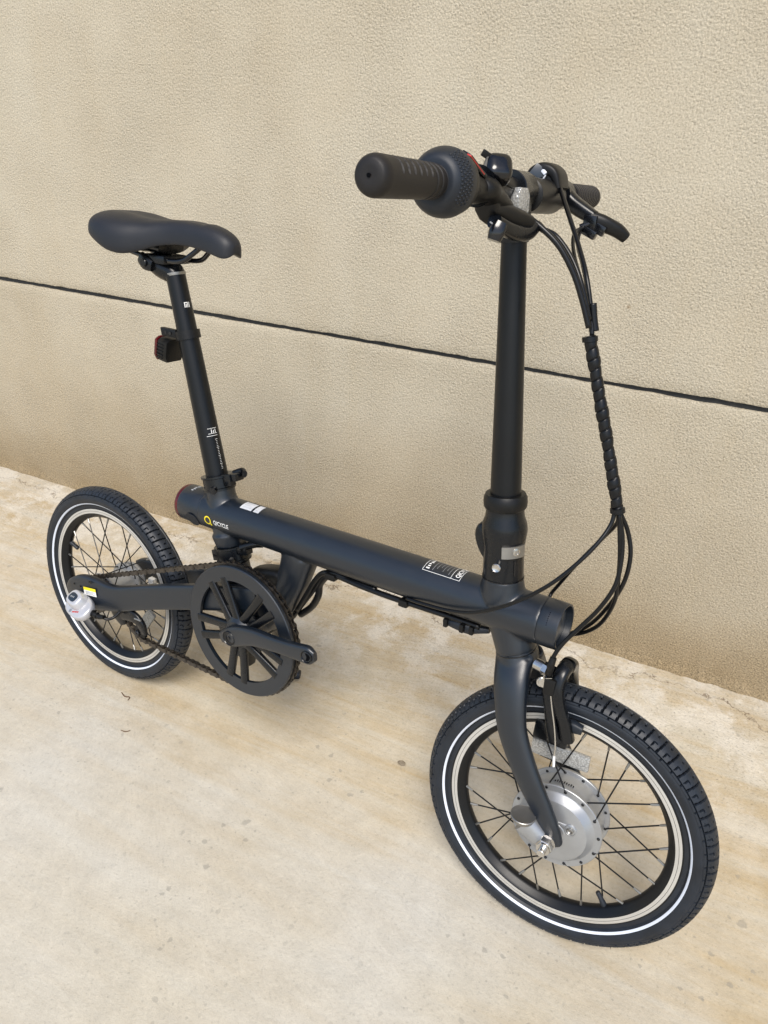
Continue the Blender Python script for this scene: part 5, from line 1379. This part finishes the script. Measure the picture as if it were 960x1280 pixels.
nodes = np.stack([np.interp(np.arange(NL)*P_, Lc, path[:, i]) for i in (0, 1)], 1)
def chain_y(x): return -.0475
chain = bpy.data.objects.new('chain', None); C.objects.link(chain); chain.parent = bike; chain.empty_display_size = .02
def link_mesh(half, nm):
    mb = MB(); out = []
    p = P_
    for i in range(7): a = PI/2 + i*PI/6; out.append((-p/2 + .0042*math.cos(a), .0042*math.sin(a)))
    out.append((0, -.0027))
    for i in range(7): a = -PI/2 + i*PI/6; out.append((p/2 + .0042*math.cos(a), .0042*math.sin(a)))
    out.append((0, .0027))
    for s_ in (-1, 1): plate(mb, out, (0, s_*half, 0), (1, 0, 0), (0, 0, 1), A([0, 1., 0]), .0010, bev=0)
    for s_ in (-1, 1): lathe(mb, [(-half - .0009, .0017), (half + .0009, .0017)], (s_*p/2, 0, 0), (0, 1, 0), 8)
    if half < .003: 
        for s_ in (-1, 1): lathe(mb, [(-half, .0038), (half, .0038)], (s_*p/2, 0, 0), (0, 1, 0), 12)
    return mb.mesh(nm, ['chain'], 30)
lm = (link_mesh(.0026, 'inner_link'), link_mesh(.0038, 'outer_link'))
for i in range(NL):
    p, q = nodes[i], nodes[(i+1) % NL]; d = q - p; a = math.atan2(d[1], d[0])
    o = link('chain_link', lm[i % 2], chain)
    o.location = ((p[0]+q[0])/2, chain_y(0), (p[1]+q[1])/2); o.rotation_euler = (0, -a, 0)

# ------------------------------------------------------------------ kickstand
mb = MB()
box(mb, (.362, .030, .256), (.030, .040, .022), ((1, 0, .1), (0, 1, 0), (-.1, 0, 1)), bev=.004)
gz = lambda y: (0.0045 + y*math.sin(LEAN))/math.cos(LEAN)           # ground height in bicycle coordinates
ft = A([.288, .186, gz(.186)])
sweep(mb, [A([.362, .046, .250]), A([.352, .060, .225]), A([.322, .118, .125]), A([.296, .170, .034]), A([ft[0], ft[1], ft[2] + .012])], [(.012, .014), (.0095, .011), (.0085, .009), (.008, .008), (.007, .0075)], 24, smooth=4)
ks = mb.build('kickstand', 'satin', bike, 50)
mb = MB(); sweep(mb, [ft + A([-.012, -.006, .0085]), ft + A([0, 0, .0085]), ft + A([.016, .008, .0085])], [(.008, .0078), (.010, .0082), (.008, .0075)], 20, hint=(0, 1, 0), smooth=3, power=3.5)
mb.build('kickstand_foot', 'rubber', ks, 50)
mb = MB(); sweep(mb, [A([.352, -.012, .262]), A([.350, -.008, .230]), A([.350, -.006, .190])], [(.018, .016), (.016, .013), (.010, .010)], 24, smooth=3, power=3.5); mb.build('motor_cable_box', 'plastic', bike)

# ------------------------------------------------------------------ litter on the slab
def twig(pts, r, label):
    mb = MB(); cable_path(mb, [A(p) + A([0, 0, r]) for p in pts], [r*.6, r, r*.9, r*.5], 8, sm=4)
    o = mb.build('twig', 'twig', None, 60); o['label'] = label; o['category'] = 'twig'
M['twig'] = simple('dry_twig', (0.11, 0.065, 0.035), 0.8, 0, 0.4, 500)
twig([A([0.1347, -0.1081, 0.0000]), A([0.1449, -0.1055, 0.0000]), A([0.1494, -0.0984, 0.0000])], .0010, 'thin straight brown twig on the concrete, farther from the rear tyre than the bent one')
twig([A([0.0550, -0.0429, 0.0000]), A([0.0689, -0.0465, 0.0000]), A([0.0781, -0.0425, 0.0000]), A([0.0827, -0.0500, 0.0000])], .0012, 'bent brown twig on the concrete closest under the rear tyre')
mb = MB(); c_ = A([0.5935, 0.1294, 0.0000])
bm = bmesh.new(); bmesh.ops.create_icosphere(bm, subdivisions=2, radius=1); hr = random.Random(3)
V = [A(v.co[:])*(1 + hr.uniform(-.3, .25))*A([.0070, .0055, .0020]) + c_ + A([0, 0, .0018]) for v in bm.verts]; bm.verts.index_update()
mb.add(V, [[v.index for v in f.verts] for f in bm.faces]); bm.free()
M['crumb'] = simple('dark_crumb', (0.24, 0.20, 0.145), 0.9, 0, 0.6, 300, 0.3, 0.4)
o = mb.build('dirt_clod', 'crumb', None, 40); o['label'] = 'small dark crumb of dirt on the concrete left of the front wheel'; o['category'] = 'clod'
